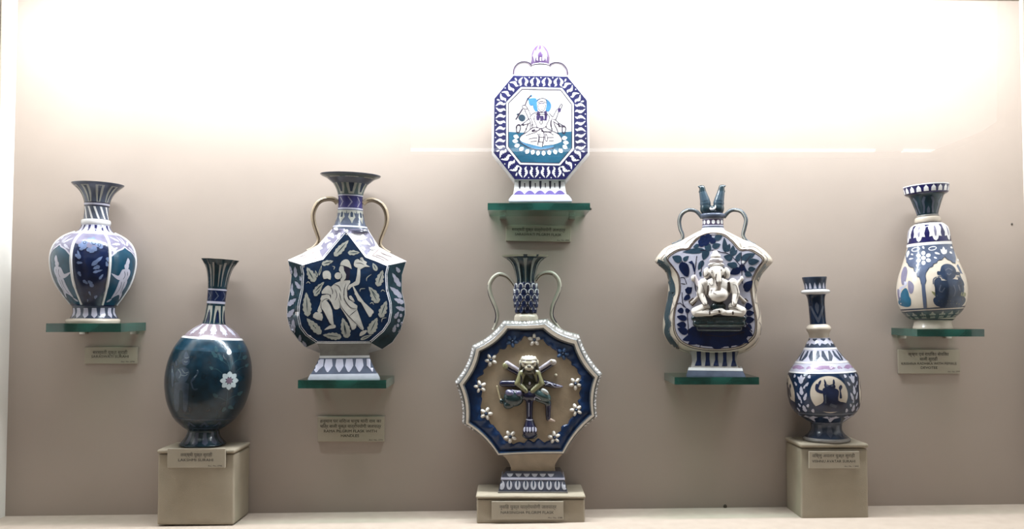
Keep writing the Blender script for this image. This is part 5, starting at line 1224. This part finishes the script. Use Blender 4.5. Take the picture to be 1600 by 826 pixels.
    P.line(c8([(290, 30), (330, 90), (460, 100)]), 1.2, 0.5); P.line(c8([(170, 130), (250, 90), (300, 110)]), 2.0, 0.5)
    P.build('figure_highlights', PALE, V.root)
    # leaf marks on the outer rim
    P = Paint(S); rr = random.Random(5)
    mid = mixp(o_, R1, 0.3)
    for i in range(0, len(mid)):
        a, b = mid[i], mid[(i + 1) % len(mid)]
        if a[1] > 668: continue
        for t in (0.25, 0.75):
            x, y = a[0] + (b[0] - a[0]) * t, a[1] + (b[1] - a[1]) * t; d = hypot(x - cx, y - cy); ux, uy = (x - cx) / d, (y - cy) / d
            dx, dy = (b[0] - a[0]), (b[1] - a[1]); L = hypot(dx, dy); sg = 1 if (i % 2) else -1
            P.poly(leaf((x - ux * 1.5, y - uy * 1.5), (x - ux * 5.2 + sg * dx / L * 3.0, y - uy * 5.2 + sg * dy / L * 3.0), 2.6), 0.4)
    P.build('rim_leaves', WHITE, V.root)
    # neck: fluted mouth, pinecone and collar
    mouth = Lathe(V, [(29, 404), (35, 400.6), (34, 402.8), (28.5, 406), (22.5, 411), (18.6, 418), (15.8, 428), (14.2, 437), (14.2, 445)], ax=lambda py: -8.0 + (py - 400) * 0.016); mouth.d = [(11, 420), (20, 409)] + mouth.d
    mouth.mesh('mouth', DKTEAL, 96, lobes=lambda th, py: 1 + 0.035 * cos(11 * th) * max(0.0, min(1.0, (446 - py) / 12)) + (0.02 * sin(3 * th + 1) if py < 406 else 0))
    P = Paint(None); mouth.band(P, [(-0.12, 444), (-0.14, 425), (-0.2, 406), (0.2, 406), (0.14, 425), (0.12, 444)], 11, 0.0, 2.2, 4); P.build('mouth_flutes', glaze('flute_grey', (112, 120, 116), 0.15), V.root)
    P = Paint(None); mouth.hoop(P, 400.8, 403.6, 2.2); P.build('mouth_lip', glaze('lip_green', (142, 146, 128), 0.15), V.root)
    cone = Lathe(V, [(13.5, 441), (15.2, 446), (17.2, 455), (17.6, 464), (16.6, 475), (14.4, 485), (12, 494)], ax=lambda py: -7.0); cone.mesh('cone_core', NAVY)
    # one scale of the cone, shared by all: dark bead in a pale raised rim
    bm = bmesh.new(); nseg = 14; rr_ = []
    prof = [(0.0, 2.6), (0.45, 2.4), (0.68, 1.7), (0.74, 2.3), (0.92, 2.2), (1.0, 0.2)]
    vv = []; ff = []; fmm = []
    for q, h in prof:
        for k in range(nseg):
            a = 2 * pi * k / nseg; x = 4.5 * q * sin(a); z = 5.6 * q * cos(a) * (1.0 if cos(a) > 0 else 1.25)
            vv.append((x * V.s, -h * V.s, z * V.s))
    for r in range(len(prof) - 1):
        for k in range(nseg):
            ff.append((r * nseg + k, r * nseg + (k + 1) % nseg, (r + 1) * nseg + (k + 1) % nseg, (r + 1) * nseg + k))
            up = cos(2 * pi * (k + 0.5) / nseg) > -0.35
            fmm.append(1 if (r >= 2 and up) else 0)
    bm.free()
    sm = bpy.data.meshes.new('scale'); sm.from_pydata(vv, [], ff); sm.materials.append(NAVY); sm.materials.append(glaze('scale_rim', (160, 160, 164), 0.12)); sm.polygons.foreach_set('material_index', fmm); sm.polygons.foreach_set('use_smooth', [True] * len(ff)); sm.update()
    for r, (py, n) in enumerate([(450, 10), (458.5, 10), (467, 10), (475.5, 10), (484, 10)]):
        for k in range(n):
            th = 2 * pi * (k + 0.5 * (r % 2)) / n + 0.15
            o = link(bpy.data.objects.new('scale', sm), V.root); o.location = cone.at(th, py, 0.0); o.rotation_euler.z = th
            kk = cone.r(py) / 17.0; o.scale = (kk * 1.12, 1, 1.08)
    Lathe(V, [(14, 491.5), (17, 494), (18.5, 497.5), (19, 503)], ax=lambda py: -7.0).mesh('collar', CREAM, 40, lobes=lambda th, py: 1 + 0.03 * sin(9 * th))
    HM = glaze('handle_stone', (158, 152, 140), 0.12)
    for pts, sg in (([(806, 452), (799, 441), (791, 433), (780, 430), (770.5, 436), (765, 447), (766, 461), (770.5, 473), (775.5, 485), (777.5, 496), (775.5, 506), (771, 517)], -1),
                    ([(838, 440), (844, 432), (853, 428), (864, 429), (872.5, 438), (874.8, 450), (871, 463), (865, 476), (862, 488), (862.5, 497), (867.5, 506), (875, 516)], 1)):
        h = V.tube('handle', [(x, y, 0.0) for x, y in pts], [3.4, 3.2, 3.4, 3.2, 2.8, 2.0], HM)
        V.tube('painted_stripe', [(x + sg * 2.4, y, -1.2) for x, y in pts[5:-1]], 1.0, INK, parent=h)
        V.tube('painted_stripe', [(x, y + 1.4, -2.6) for x, y in pts[0:4]], 0.9, BROWN, parent=h)
    # stem and foot
    def frustum(name, rows, m):
        VV = []; FF = []; n = 4
        for x0, x1, py, d in rows: VV += [V.L(x0, py, -d), V.L(x1, py, -d), V.L(x1, py, d), V.L(x0, py, d)]
        for i in range(len(rows) - 1):
            for j in range(4): FF.append((i * 4 + j, i * 4 + (j + 1) % 4, i * 4 + 4 + (j + 1) % 4, i * 4 + 4 + j))
        FF += [(0, 1, 2, 3), tuple((len(rows) - 1) * 4 + j for j in range(4))]
        return mobj(name, VV, FF, m, V.root, 30)
    frustum('stem', [(783, 878, 706, 22), (791, 872, 713, 19), (797, 867, 722, 16.5), (799, 866, 730, 16), (797, 868, 736, 17)], SAND)
    ft = frustum('foot', [(791, 875, 733, 18), (787.5, 878, 737.5, 22), (784.5, 880.5, 743.5, 26), (780, 885, 763, 29)], glaze('foot_grey', (62, 64, 76), 0.15))
    frustum('base', [(779.5, 885.5, 761.8, 29.6), (779.5, 885.5, 765.5, 29.6)], GREY)
    frustum('foot_moulding', [(784, 881, 741.6, 26.4), (783.6, 881.4, 744.6, 26.8)], PALE)
    Sf = V.proj([ft]); c6 = crop(730, 690, 6.075)
    P = Paint(Sf, 4)
    for xc in (335, 405, 482, 557, 628, 697, 772, 848, 915): P.poly(c6(ell(xc, 380, 27, 42, 14)), 0.4)
    for xc in (410, 490, 565, 640, 715, 790): P.poly(c6([(xc - 30, 282), (xc + 30, 282), (xc + 18, 302), (xc, 308), (xc - 18, 302)]), 0.4)
    P.build('foot_petals', glaze('foot_pale', (160, 160, 168), 0.1), V.root)
    P = Paint(Sf, 4)
    for xc in (405, 482, 557, 628, 697, 772, 848): P.poly(c6([(xc - 8, 340), (xc + 8, 340), (xc + 6, 385), (xc, 405), (xc - 6, 385)]), 0.6)
    P.build('petal_slits', SLATE, V.root)
ten_sided_flask()

# ------------------------------------------------------------------ bell-shouldered flask with the elephant-headed relief
def elephant_flask():
    V = Vase('bell_shouldered_flask', 'pale flask with blue leaves, bird stopper and moulded seated elephant-headed figure', 'flask', 1117, 588, -0.06, 450)
    PR = [((1115, 366), (1115, 357)), ((1103, 368), (1100, 359)), ((1091, 374), (1085, 366)), ((1083, 383), (1072, 373)), ((1078, 389), (1060, 379)), ((1067, 389.7), (1047, 384)), ((1056, 394), (1037, 391)), ((1045, 403.6), (1026, 406)), ((1052.7, 415.7), (1030, 413)), ((1061, 428), (1043, 426)),
          ((1064, 441), (1046, 440)), ((1064, 456), (1046, 457)), ((1061, 468), (1043.5, 473)), ((1056, 486), (1039.5, 492)), ((1054.5, 507), (1037.5, 511)), ((1057.5, 522.6), (1040, 526)), ((1066, 534.7), (1049, 539)), ((1080.5, 542), (1068, 550)), ((1097.5, 545.5), (1090, 555)), ((1116, 547), (1116, 556)),
          ((1140, 545.5), (1142, 555)), ((1158.4, 541), (1163, 550)), ((1170.5, 532), (1178, 540)), ((1178.4, 521.4), (1186, 526)), ((1180, 502), (1188.6, 511)), ((1177, 480), (1187.5, 492)), ((1174, 462), (1182, 464)), ((1173.5, 448), (1183, 449)), ((1176, 436), (1188, 433)), ((1184, 420), (1199, 419)),
          ((1192, 407), (1206, 410)), ((1182.6, 397.5), (1200, 399)), ((1170.5, 391.5), (1189, 389)), ((1157, 391.5), (1174, 380)), ((1145, 378), (1160, 374)), ((1132, 368), (1131, 359))]
    fr = dens(catmull([p[0] + p[1] for p in PR], 3, True), 5, True)
    Fr = [(p[0], p[1]) for p in fr]; Ou = [(p[2], p[3]) for p in fr]
    mid = lambda t: [(a[0] + (b[0] - a[0]) * t, a[1] + (b[1] - a[1]) * t) for a, b in zip(Fr, Ou)]
    body = V.loft('body', [(Fr, 22), (mid(0.7), 14), (Ou, 3), (Ou, -2), (mid(0.75), -11), (mid(0.35), -17), (Fr, -20)], CREAM, 2.0, 5, 45)
    S = V.proj([body])
    c1 = crop(1030, 280, 7.512); c2 = crop(1020, 360, 8.26); c3 = crop(1110, 360, 8.26); c4 = crop(1020, 450, 8.26); c5 = crop(1110, 450, 8.26); c6 = crop(1025, 520, 8.261); c7 = crop(1070, 385, 13.77); c8 = crop(1070, 430, 10.32)
    panel = [p[0] for p in PR]; inner = [(1116 + (x - 1116) * 0.965, 455 + (y - 455) * 0.97) for x, y in panel]
    P = Paint(S, 7); P.poly(catmull(inner, 3, True), 0.2); P.build('front_panel', PALE, V.root, 'pale lavender front panel')
    P = Paint(S); P.line(panel, 1.0, 0.55, True); P.line(inner, 1.1, 0.55, True); P.build('panel_frame', glaze('sepia_line', (64, 52, 52), 0.1), V.root)
    # teal wave down the left edge, scallops elsewhere
    P = Paint(S, 4)
    P.line(c2([(85, 405), (150, 440), (215, 500), (232, 600), (270, 700), (280, 780), (275, 826)]) + c4([(262, 60), (248, 150), (222, 260), (205, 370), (220, 470), (205, 570), (235, 650), (290, 730), (330, 800)]), 9.0, 0.5, step=1.5)
    P.build('wave_band', glaze('wave_teal', (48, 64, 72), 0.2), V.root, 'teal wavy band')
    P = Paint(S)
    P.line(c2([(130, 380), (180, 320), (215, 330)]), 1.0, 0.6); P.line(c2([(200, 300), (230, 240), (330, 215), (420, 230)]), 1.0, 0.5); P.line(c2([(430, 220), (470, 150), (590, 80)]), 1.0, 0.5)
    P.line(c3([(180, 20), (270, 80), (360, 130), (400, 230)]), 1.0, 0.5); P.line(c3([(420, 240), (560, 230), (660, 320)]), 1.0, 0.5); P.line(c3([(680, 330), (720, 380), (700, 440)]), 1.0, 0.5)
    for l_ in ([(600, 560), (560, 680), (590, 790)],): P.line(c3(l_), 1.0, 0.5)
    for l_ in ([(580, 30), (560, 180), (600, 200)], [(600, 210), (620, 330), (590, 420)], [(610, 440), (650, 520), (620, 600)], [(600, 630), (540, 720), (440, 790)]): P.line(c5(l_), 1.0, 0.5)
    for l_ in ([(300, 60), (275, 140), (300, 230)], [(300, 250), (235, 370), (270, 460)], [(265, 480), (232, 580), (330, 690)], [(345, 690), (360, 770), (480, 826)]): P.line(c4(l_), 1.0, 0.5)
    P.build('scallop_lines', glaze('scallop_line', (126, 118, 116), 0.1), V.root)
    P = Paint(S, 4)
    for b_, t_, w_ in [((320, 60), (690, 10), 0)]: pass
    P.poly(c3([(600, 560), (690, 440), (740, 470), (660, 560), (610, 680), (580, 640)]), 0.4); P.poly(c2([(200, 330), (270, 480), (230, 470), (140, 400)]), 0.4)
    P.build('edge_wash', glaze('edge_wash', (120, 122, 120), 0.2), V.root)
    # leaves and flowers of the panel
    LS, LN = Paint(S, 5), Paint(S, 5)
    for b_, t_, w_ in [((690, 265), (410, 290), 9)]: LS.poly(leaf(c2(*b_), c2(*t_), w_), 0.45)
    for b_, t_, w_ in [((720, 260), (670, 395), 11), ((670, 400), (605, 520), 8), ((620, 200), (545, 230), 6), ((420, 400), (490, 340), 7), ((400, 400), (280, 345), 12), ((630, 540), (640, 610), 4)]: LS.poly(leaf(c2(*b_), c2(*t_), w_), 0.45)
    LS.poly(c2([(700, 200), (760, 190), (770, 270), (720, 280), (690, 240)]), 0.45, smooth=3); LS.poly(c2([(790, 240), (826, 190), (826, 260)]), 0.45)
    for b_, t_, w_ in [((70, 130), (170, 85), 9), ((40, 230), (145, 195), 9), ((205, 300), (190, 110), 8), ((215, 290), (260, 190), 8), ((290, 350), (300, 210), 9), ((300, 330), (350, 270), 6), ((340, 420), (390, 300), 8), ((400, 390), (570, 320), 11), ((480, 430), (620, 410), 10), ((290, 380), (180, 350), 10), ((350, 470), (220, 455), 10)]: LS.poly(leaf(c3(*b_), c3(*t_), w_), 0.45)
    for b_, t_, w_ in [((480, 520), (575, 510), 8), ((440, 560), (530, 600), 9)]: LS.poly(leaf(c3(*b_), c3(*t_), w_), 0.45)
    LS.build('painted_leaves', STEEL, V.root, 'blue-grey leaves')
    for b_, t_, w_ in [((385, 510), (255, 575), 12), ((350, 470), (225, 440), 7), ((430, 770), (530, 660), 12)]: LN.poly(leaf(c3(*b_), c3(*t_), w_), 0.5)
    for x, y, r in [(680, 130, 6.5), (735, 110, 6), (790, 150, 5), (650, 190, 4.5), (700, 165, 6), (640, 160, 4)]: LN.poly(ell(*c2(x, y), r, r, 14), 0.55)
    LN.poly(c2([(365, 460), (400, 415), (470, 440), (495, 520), (480, 600), (430, 590), (375, 520)]), 0.55, smooth=3); LN.poly(c2([(480, 420), (530, 400), (560, 450), (570, 560), (550, 540), (530, 450)]), 0.55); LN.poly(c2([(440, 770), (470, 735), (530, 740), (520, 800), (450, 810)]), 0.55)
    LN.poly(c3([(370, 480), (400, 450), (440, 470), (440, 520), (400, 540), (370, 520)]), 0.55, smooth=3); LN.poly(c3([(440, 480), (480, 560), (450, 600), (430, 540)]), 0.5)
    for b_, t_, w_ in [((420, 290), (340, 300), 9), ((440, 300), (500, 290), 8), ((460, 400), (330, 370), 9), ((450, 480), (330, 470), 10), ((470, 580), (340, 520), 11), ((600, 610), (400, 670), 12), ((640, 640), (470, 720), 12), ((520, 60), (440, 20), 10), ((500, 100), (420, 160), 8)]: LN.poly(leaf(c4(*b_), c4(*t_), w_), 0.5)
    for b_, t_, w_ in [((440, 240), (530, 240), 11), ((450, 330), (550, 320), 9), ((440, 420), (550, 400), 11), ((450, 480), (520, 520), 9), ((430, 560), (530, 610), 9), ((300, 680), (420, 700), 12), ((120, 640), (-20, 700), 10), ((180, 700), (80, 760), 10), ((350, 620), (480, 700), 10), ((240, 640), (250, 770), 9), ((-60, 620), (-120, 740), 10), ((20, 720), (140, 770), 9), ((430, 40), (520, 0), 8)]: LN.poly(leaf(c5(*b_), c5(*t_), w_), 0.5)
    LN.poly([(1084, 510), (1162, 510), (1168, 522), (1158, 534), (1140, 540), (1100, 540), (1080, 530)], 0.4, smooth=3)
    LN.build('dark_leaves', NAVY, V.root, 'navy flowers and leaves')
    P = Paint(S)
    for l_ in ([(590, 340), (570, 500), (560, 580)], [(660, 400), (640, 560), (625, 600)], [(400, 400), (430, 460)], [(380, 620), (430, 620), (460, 700)], [(390, 690), (440, 700)], [(570, 640), (570, 760), (600, 820)]): P.line(c2(l_), 1.2, 0.6)
    for l_ in ([(150, 300), (260, 330), (400, 490)], [(400, 300), (400, 490), (410, 700)], [(400, 490), (520, 340)], [(-110, 270), (60, 270), (150, 300)]): P.line(c3(l_), 1.2, 0.6)
    for l_ in ([(460, 270), (470, 420), (480, 580)], [(400, 60), (410, 200), (450, 260)], [(340, 210), (380, 200), (430, 250)], [(640, 560), (620, 760)]): P.line(c4(l_), 1.2, 0.6)
    for l_ in ([(440, 250), (440, 440), (520, 560)], [(-60, 600), (200, 620), (430, 560)], [(0, 640), (60, 740)]): P.line(c5(l_), 1.6, 0.6)
    P.build('stems', INK, V.root)
    P = Paint(S, 3)
    P.poly(ell(*c2(715, 175), 2.2), 0.7); P.poly(c2([(540, 590), (555, 610), (545, 650), (528, 620)]), 0.7); P.poly(c3([(400, 420), (430, 405), (440, 430), (415, 440)]), 0.7); P.poly(c3([(385, 620), (410, 590), (430, 640), (400, 650)]), 0.7)
    P.poly(c2([(560, 600), (575, 590), (585, 630), (570, 650)]), 0.7)
    P.build('flower_eyes', WHITE, V.root)
    # the moulded figure and its seat
    CRM, SH, GD, DKT, LVD = (200, 192, 184), (150, 140, 132), (112, 104, 92), (20, 40, 46), (176, 166, 168)
    W_ = CRM
    pr = [('e', 1121, 426, 8, 11.5, 11, 9, 0, W_), ('c', 1122.5, 428, 15, 5.2, 1124, 441, 17, 5.0, W_), ('c', 1124, 441, 17, 5.0, 1123.5, 452, 16, 4.2, SH), ('c', 1123.5, 452, 16, 4.0, 1116.5, 458, 15, 3.0, SH), ('c', 1116.5, 458, 15, 2.8, 1113.6, 454.5, 14, 2.2, SH),
          ('e', 1106, 428, 4, 5.5, 9, 3.4, 8, W_), ('e', 1136, 428, 4, 5.5, 9, 3.4, -8, W_),
          ('e', 1120.5, 415.6, 6, 12.5, 3.6, 8, 0, W_), ('e', 1120.5, 409.5, 5, 11, 5.5, 7, 0, LVD), ('e', 1120, 402.5, 5, 8, 5, 5.5, 0, W_), ('e', 1119.5, 397, 4, 4.4, 4, 4, 0, W_),
          ('e', 1122, 452, 5, 22, 18, 8, 0, W_), ('e', 1123.3, 462, 11, 15, 11, 10, 0, W_),
          ('c', 1101, 443, 7, 7, 1096.5, 459, 8, 6.2, W_), ('c', 1096.5, 459, 8, 5.6, 1103, 474, 13, 4.4, W_), ('e', 1103.5, 475.5, 14, 4.6, 4.2, 3.6, 0, W_), ('c', 1145, 443, 7, 7, 1149.5, 459, 8, 6.2, W_), ('c', 1149.5, 459, 8, 5.6, 1147, 473, 13, 4.2, W_), ('e', 1147, 475, 14, 4, 4.6, 3.6, 0, W_),
          ('c', 1093, 446, 3, 3.6, 1088, 433, 3, 3.0, LVD), ('e', 1085.5, 436, 4, 3.4, 5, 3, 0, W_), ('c', 1152, 445, 3, 3.6, 1156, 440, 3, 2.6, W_), ('e', 1158.4, 437, 4, 2.6, 4, 3, 0, W_), ('c', 1095, 463, 3, 3, 1083, 474, 3, 2.6, SH), ('c', 1153, 463, 3, 3, 1163, 472, 3, 2.4, SH),
          ('c', 1103, 481, 6, 7.5, 1089, 487, 8, 7.0, W_), ('c', 1089, 489, 9, 5.8, 1113, 490, 11, 4.2, W_), ('c', 1113, 489.5, 11, 4.2, 1128, 485.5, 13, 3.8, W_), ('c', 1145, 480, 6, 7.5, 1158, 486, 8, 7.0, W_), ('c', 1158, 489, 9, 5.6, 1134, 489, 11, 4.2, W_), ('e', 1130.5, 488, 13, 5, 4.6, 4, 0, W_),
          ('e', 1123, 480, 5, 12, 8, 6, 0, DKT),
          ('c', 1086, 497.5, 4, 4.2, 1161, 497.5, 4, 4.2, DKT), ('c', 1090, 505, 3, 6, 1158, 505, 3, 6, DKT), ('c', 1094, 513, 1, 5, 1154, 513, 1, 5, (16, 26, 46))]
    fg = grow(V, 'moulded_figure', pr, -21, 0.75, V.root, 3); fg['label'] = 'moulded seated elephant-headed figure'
    Sg = V.proj([fg]); P = Paint(Sg, 2)
    for sh in ([(595, 550), (615, 540), (625, 555), (605, 565)], [(595, 580), (610, 572), (625, 590), (610, 605)], [(780, 535), (800, 520), (815, 535), (800, 555)]): P.poly(c7(sh), 0.4)
    for l_ in ([(530, 490), (620, 455), (740, 440), (880, 480)], [(545, 430), (640, 400), (760, 395), (850, 430)], [(570, 330), (660, 310), (760, 320)], [(545, 580), (600, 660), (640, 740), (640, 820)], [(880, 560), (900, 640), (860, 740)], [(440, 490), (430, 640), (480, 660), (540, 600)], [(700, 620), (690, 740), (720, 826)], [(820, 640), (800, 740)]): P.line(c7(l_), 0.75, 0.6, step=1.0)
    for l_ in ([(520, 0), (510, 100), (540, 190)], [(610, 60), (600, 160)], [(440, 300), (450, 250), (470, 290), (520, 320)], [(300, 150), (330, 250), (320, 360)], [(240, 200), (240, 330), (320, 480), (380, 480)], [(770, 170), (820, 180), (850, 280), (830, 390)], [(700, 110), (690, 250)], [(760, 430), (750, 490), (800, 510), (830, 460)], [(300, 580), (380, 540), (440, 550)], [(640, 540), (760, 530), (850, 560)], [(410, 140), (440, 180), (480, 160)], [(400, 330), (450, 410), (550, 440), (650, 420)], [(340, 450), (350, 480)], [(375, 440), (385, 475)], [(780, 430), (785, 470)], [(380, 590), (560, 570)], [(180, 30), (190, 70)]): P.line(c8(l_), 0.75, 0.6, step=1.0)
    P.poly(c8([(385, 180), (410, 170), (400, 320), (370, 340), (380, 260)]), 0.5); P.poly(c8([(690, 130), (730, 120), (740, 230), (720, 300), (690, 260)]), 0.5); P.poly(c8([(400, 590), (425, 585), (430, 630), (405, 640)]), 0.5); P.poly(c8([(755, 590), (780, 585), (785, 630), (760, 640)]), 0.5); P.poly(c8([(545, 570), (570, 560), (580, 600), (555, 610)]), 0.5)
    P.build('figure_lines', glaze('figure_ink', (66, 56, 52), 0.1), V.root)
    P = Paint(S, 3)
    P.poly(c8([(95, 430), (150, 380), (205, 420), (150, 490)]), 0.8); P.poly(c8([(900, 440), (960, 385), (1000, 420), (930, 490)]), 0.8); P.build('held_boxes', GREY, V.root)
    P = Paint(S); P.line(c8([(90, 435), (155, 375), (215, 420), (150, 500), (90, 435)]), 1.4, 1.0, smooth=False); P.line(c8([(960, 380), (1010, 430)]), 1.4, 1.0); P.build('box_outlines', BROWN, V.root)
    # neck, birds, handles
    Lathe(V, [(16, 334), (18.6, 335.2), (19, 338), (17.8, 341), (16, 343)], ax=lambda py: -0.8, oval=0.8).mesh('neck_ring', GREYBLUE, captop=True)
    nk = Lathe(V, [(16.2, 342), (16, 348), (16.4, 353.5), (17.2, 358), (21, 363), (26, 368)], ax=lambda py: -0.8, oval=0.8); nk.mesh('neck', PALE)
    P = Paint(None); nk.hoop(P, 343.4, 352.6, 0.2); P.build('neck_band', glaze('neck_plum', (66, 58, 78), 0.15), V.root)
    P = Paint(None); nk.band(P, [(0.34 * cos(a), 348 + 3.3 * sin(a)) for a in (2 * pi * i / 12 for i in range(12))], 13, 0.05, 0.45, 3); P.build('neck_dots', WHITE, V.root)
    P = Paint(None); nk.hoop(P, 354.6, 356, 0.3); P.build('neck_line', SLATE, V.root)
    TB, TL = (27, 44, 52), (46, 62, 74)
    # each bird one continuous body
    for sgn, x0 in ((-1, 1105), (1, 1125.5)):
        X = lambda d: x0 + sgn * d
        pr = [('e', X(-0.5), 326, 0, 9.0, 11, 8.5, 0, TB), ('e', X(0), 318, 0, 8.6, 9, 8, sgn * -8, TL), ('c', X(0.5), 314, 0, 8.2, X(3.4), 302, 0, 6.2, TL), ('c', X(3.4), 302, 0, 6.0, X(4.6), 293.5, 0, 4.8, TB), ('c', X(5), 292.5, 0, 4.0, X(10.6), 290.5, 0, 1.0, TB), ('c', X(7), 298, 0, 2.6, X(9), 299.5, 0, 1.4, TB), ('c', X(-8), 326, 0, 5, X(-9.5), 333, 0, 4, TB)]
        b = grow(V, 'bird', pr, 0, 0.7, V.root, 3); b['label'] = 'moulded blue-grey bird'
    V.tube('white_hook', [(1112, 325.5, -8), (1114, 328, -8.5), (1117.5, 328, -8.5), (1120, 325.5, -8.5), (1120.5, 322, -8)], [1.2, 1.8, 1.8, 1.4, 0.8], WHITE)
    HM = glaze('handle_slate', (74, 80, 86), 0.15)
    for pts in ([(1100, 340.5), (1091, 330), (1079, 327.5), (1069, 333), (1064.6, 344), (1066, 357), (1069.6, 367), (1068, 374.5), (1060, 379), (1053, 381)], [(1133, 340.5), (1141, 331.5), (1150, 329), (1160.5, 332.5), (1166.6, 344), (1164.6, 357), (1162, 368), (1165.5, 376), (1173, 380.5), (1180, 384)]):
        h = V.tube('handle', [(x, y, 0.0) for x, y in pts], [3.0, 3.0, 3.2, 3.0, 2.6, 1.8], HM)
        V.tube('painted_stripe', [(x - 0.8, y, -2.5) for x, y in pts[2:-2]], 0.9, LEAFG, parent=h)
    # foot
    def frustum(name, rows, m):
        VV = []; FF = []
        for x0, x1, py, d in rows: VV += [V.L(x0, py, -d), V.L(x1, py, -d), V.L(x1, py, d), V.L(x0, py, d)]
        for i in range(len(rows) - 1):
            for j in range(4): FF.append((i * 4 + j, i * 4 + (j + 1) % 4, i * 4 + 4 + (j + 1) % 4, i * 4 + 4 + j))
        FF += [(0, 1, 2, 3), tuple((len(rows) - 1) * 4 + j for j in range(4))]
        return mobj(name, VV, FF, m, V.root, 30)
    ft = frustum('stem', [(1079, 1153, 548, 17), (1082, 1150, 556, 16.5), (1083, 1149, 564, 16.5), (1081, 1152, 572, 18), (1078.5, 1157, 575, 20)], GREY)
    Sf = V.proj([ft]); P = Paint(Sf, 4)
    for x0, x1, xb0, xb1 in ((535, 590, 510, 595), (645, 698, 637, 705), (762, 802, 740, 810), (862, 908, 850, 915), (975, 1012, 958, 1030)): P.poly(c6([(x0, 235), (x1, 235), (x1 - 3, 340), (xb1, 415), (xb0, 418), (x0 + 3, 340)]), 0.4)
    P.build('stem_darts', NAVY, V.root)
    frustum('base', [(1078, 1157.5, 574, 20.5), (1076.5, 1158.5, 577, 21.5), (1073.5, 1163, 586, 25), (1073.5, 1163, 588, 25)], GREYBLUE)
    frustum('base_moulding', [(1077.6, 1158, 573.4, 21), (1076.4, 1159, 577.4, 22)], WHITE)
elephant_flask()

# ------------------------------------------------------------------ front glass of the case
pane = bpy.data.materials.new('clear_glass'); pane.use_nodes = True; nt = pane.node_tree
for n in list(nt.nodes): nt.nodes.remove(n)
out = nt.nodes.new('ShaderNodeOutputMaterial'); tr = nt.nodes.new('ShaderNodeBsdfTransparent'); tr.inputs[0].default_value = (0.97, 0.985, 0.98, 1)
gl = nt.nodes.new('ShaderNodeBsdfGlossy'); gl.inputs['Roughness'].default_value = 0.0; fr = nt.nodes.new('ShaderNodeFresnel'); fr.inputs[0].default_value = 1.45
mx = nt.nodes.new('ShaderNodeMixShader'); nt.links.new(fr.outputs[0], mx.inputs[0]); nt.links.new(tr.outputs[0], mx.inputs[1]); nt.links.new(gl.outputs[0], mx.inputs[2]); nt.links.new(mx.outputs[0], out.inputs[0])
tag(box('window_1', (XL, -DEPTH - 0.012, -0.02), (XR, -DEPTH - 0.006, zt(0)), pane), kind='structure')

# ------------------------------------------------------------------ the gallery behind the visitor: a tall window, mirrored in the front glass
def lit(name, strength):
    m = bpy.data.materials.new(name); m.use_nodes = True; b = m.node_tree.nodes['Principled BSDF']
    b.inputs['Base Color'].default_value = (0.8, 0.8, 0.8, 1); b.inputs['Emission Color'].default_value = (0.93, 0.96, 1.0, 1); b.inputs['Emission Strength'].default_value = strength
    return m
YW = -4.0; YV = 2 * (-DEPTH - 0.006) - YW
def quad(pts): return [Vector((p.x, YW, p.z)) for p in (at(x, y, YV) for x, y in pts)]
wr = bpy.data.objects.new('window_2', None); link(wr); wr['kind'] = 'structure'
def sheet(name, pts, m, y0=0.0, th=0.03):
    F = quad(pts); n = len(F)
    V_ = [v + Vector((0, y0, 0)) for v in F] + [v + Vector((0, y0 - th, 0)) for v in F]
    mobj(name, V_, [tuple(range(n)), tuple(range(2 * n - 1, n - 1, -1))] + [(i, (i + 1) % n, n + (i + 1) % n, n + i) for i in range(n)], m, wr, 20)
sheet('pane', [(642, 232), (1455, 236), (1532, 206), (1556, 190), (1560, -240), (642, -240)], lit('daylit_pane', 0.55))
sheet('lower_pane', [(642, 232), (1366, 233), (1366, 237), (642, 236)], lit('bright_pane', 4.0), 0.01, 0.03)
sheet('lower_pane', [(1410, 233), (1460, 234), (1455, 237), (1410, 237)], lit('bright_pane_end', 4.0), 0.01, 0.03)
sheet('frame', [(625, 240), (1470, 246), (1575, 196), (1580, -255), (625, -255)], FRAMEM, -0.04, 0.05)
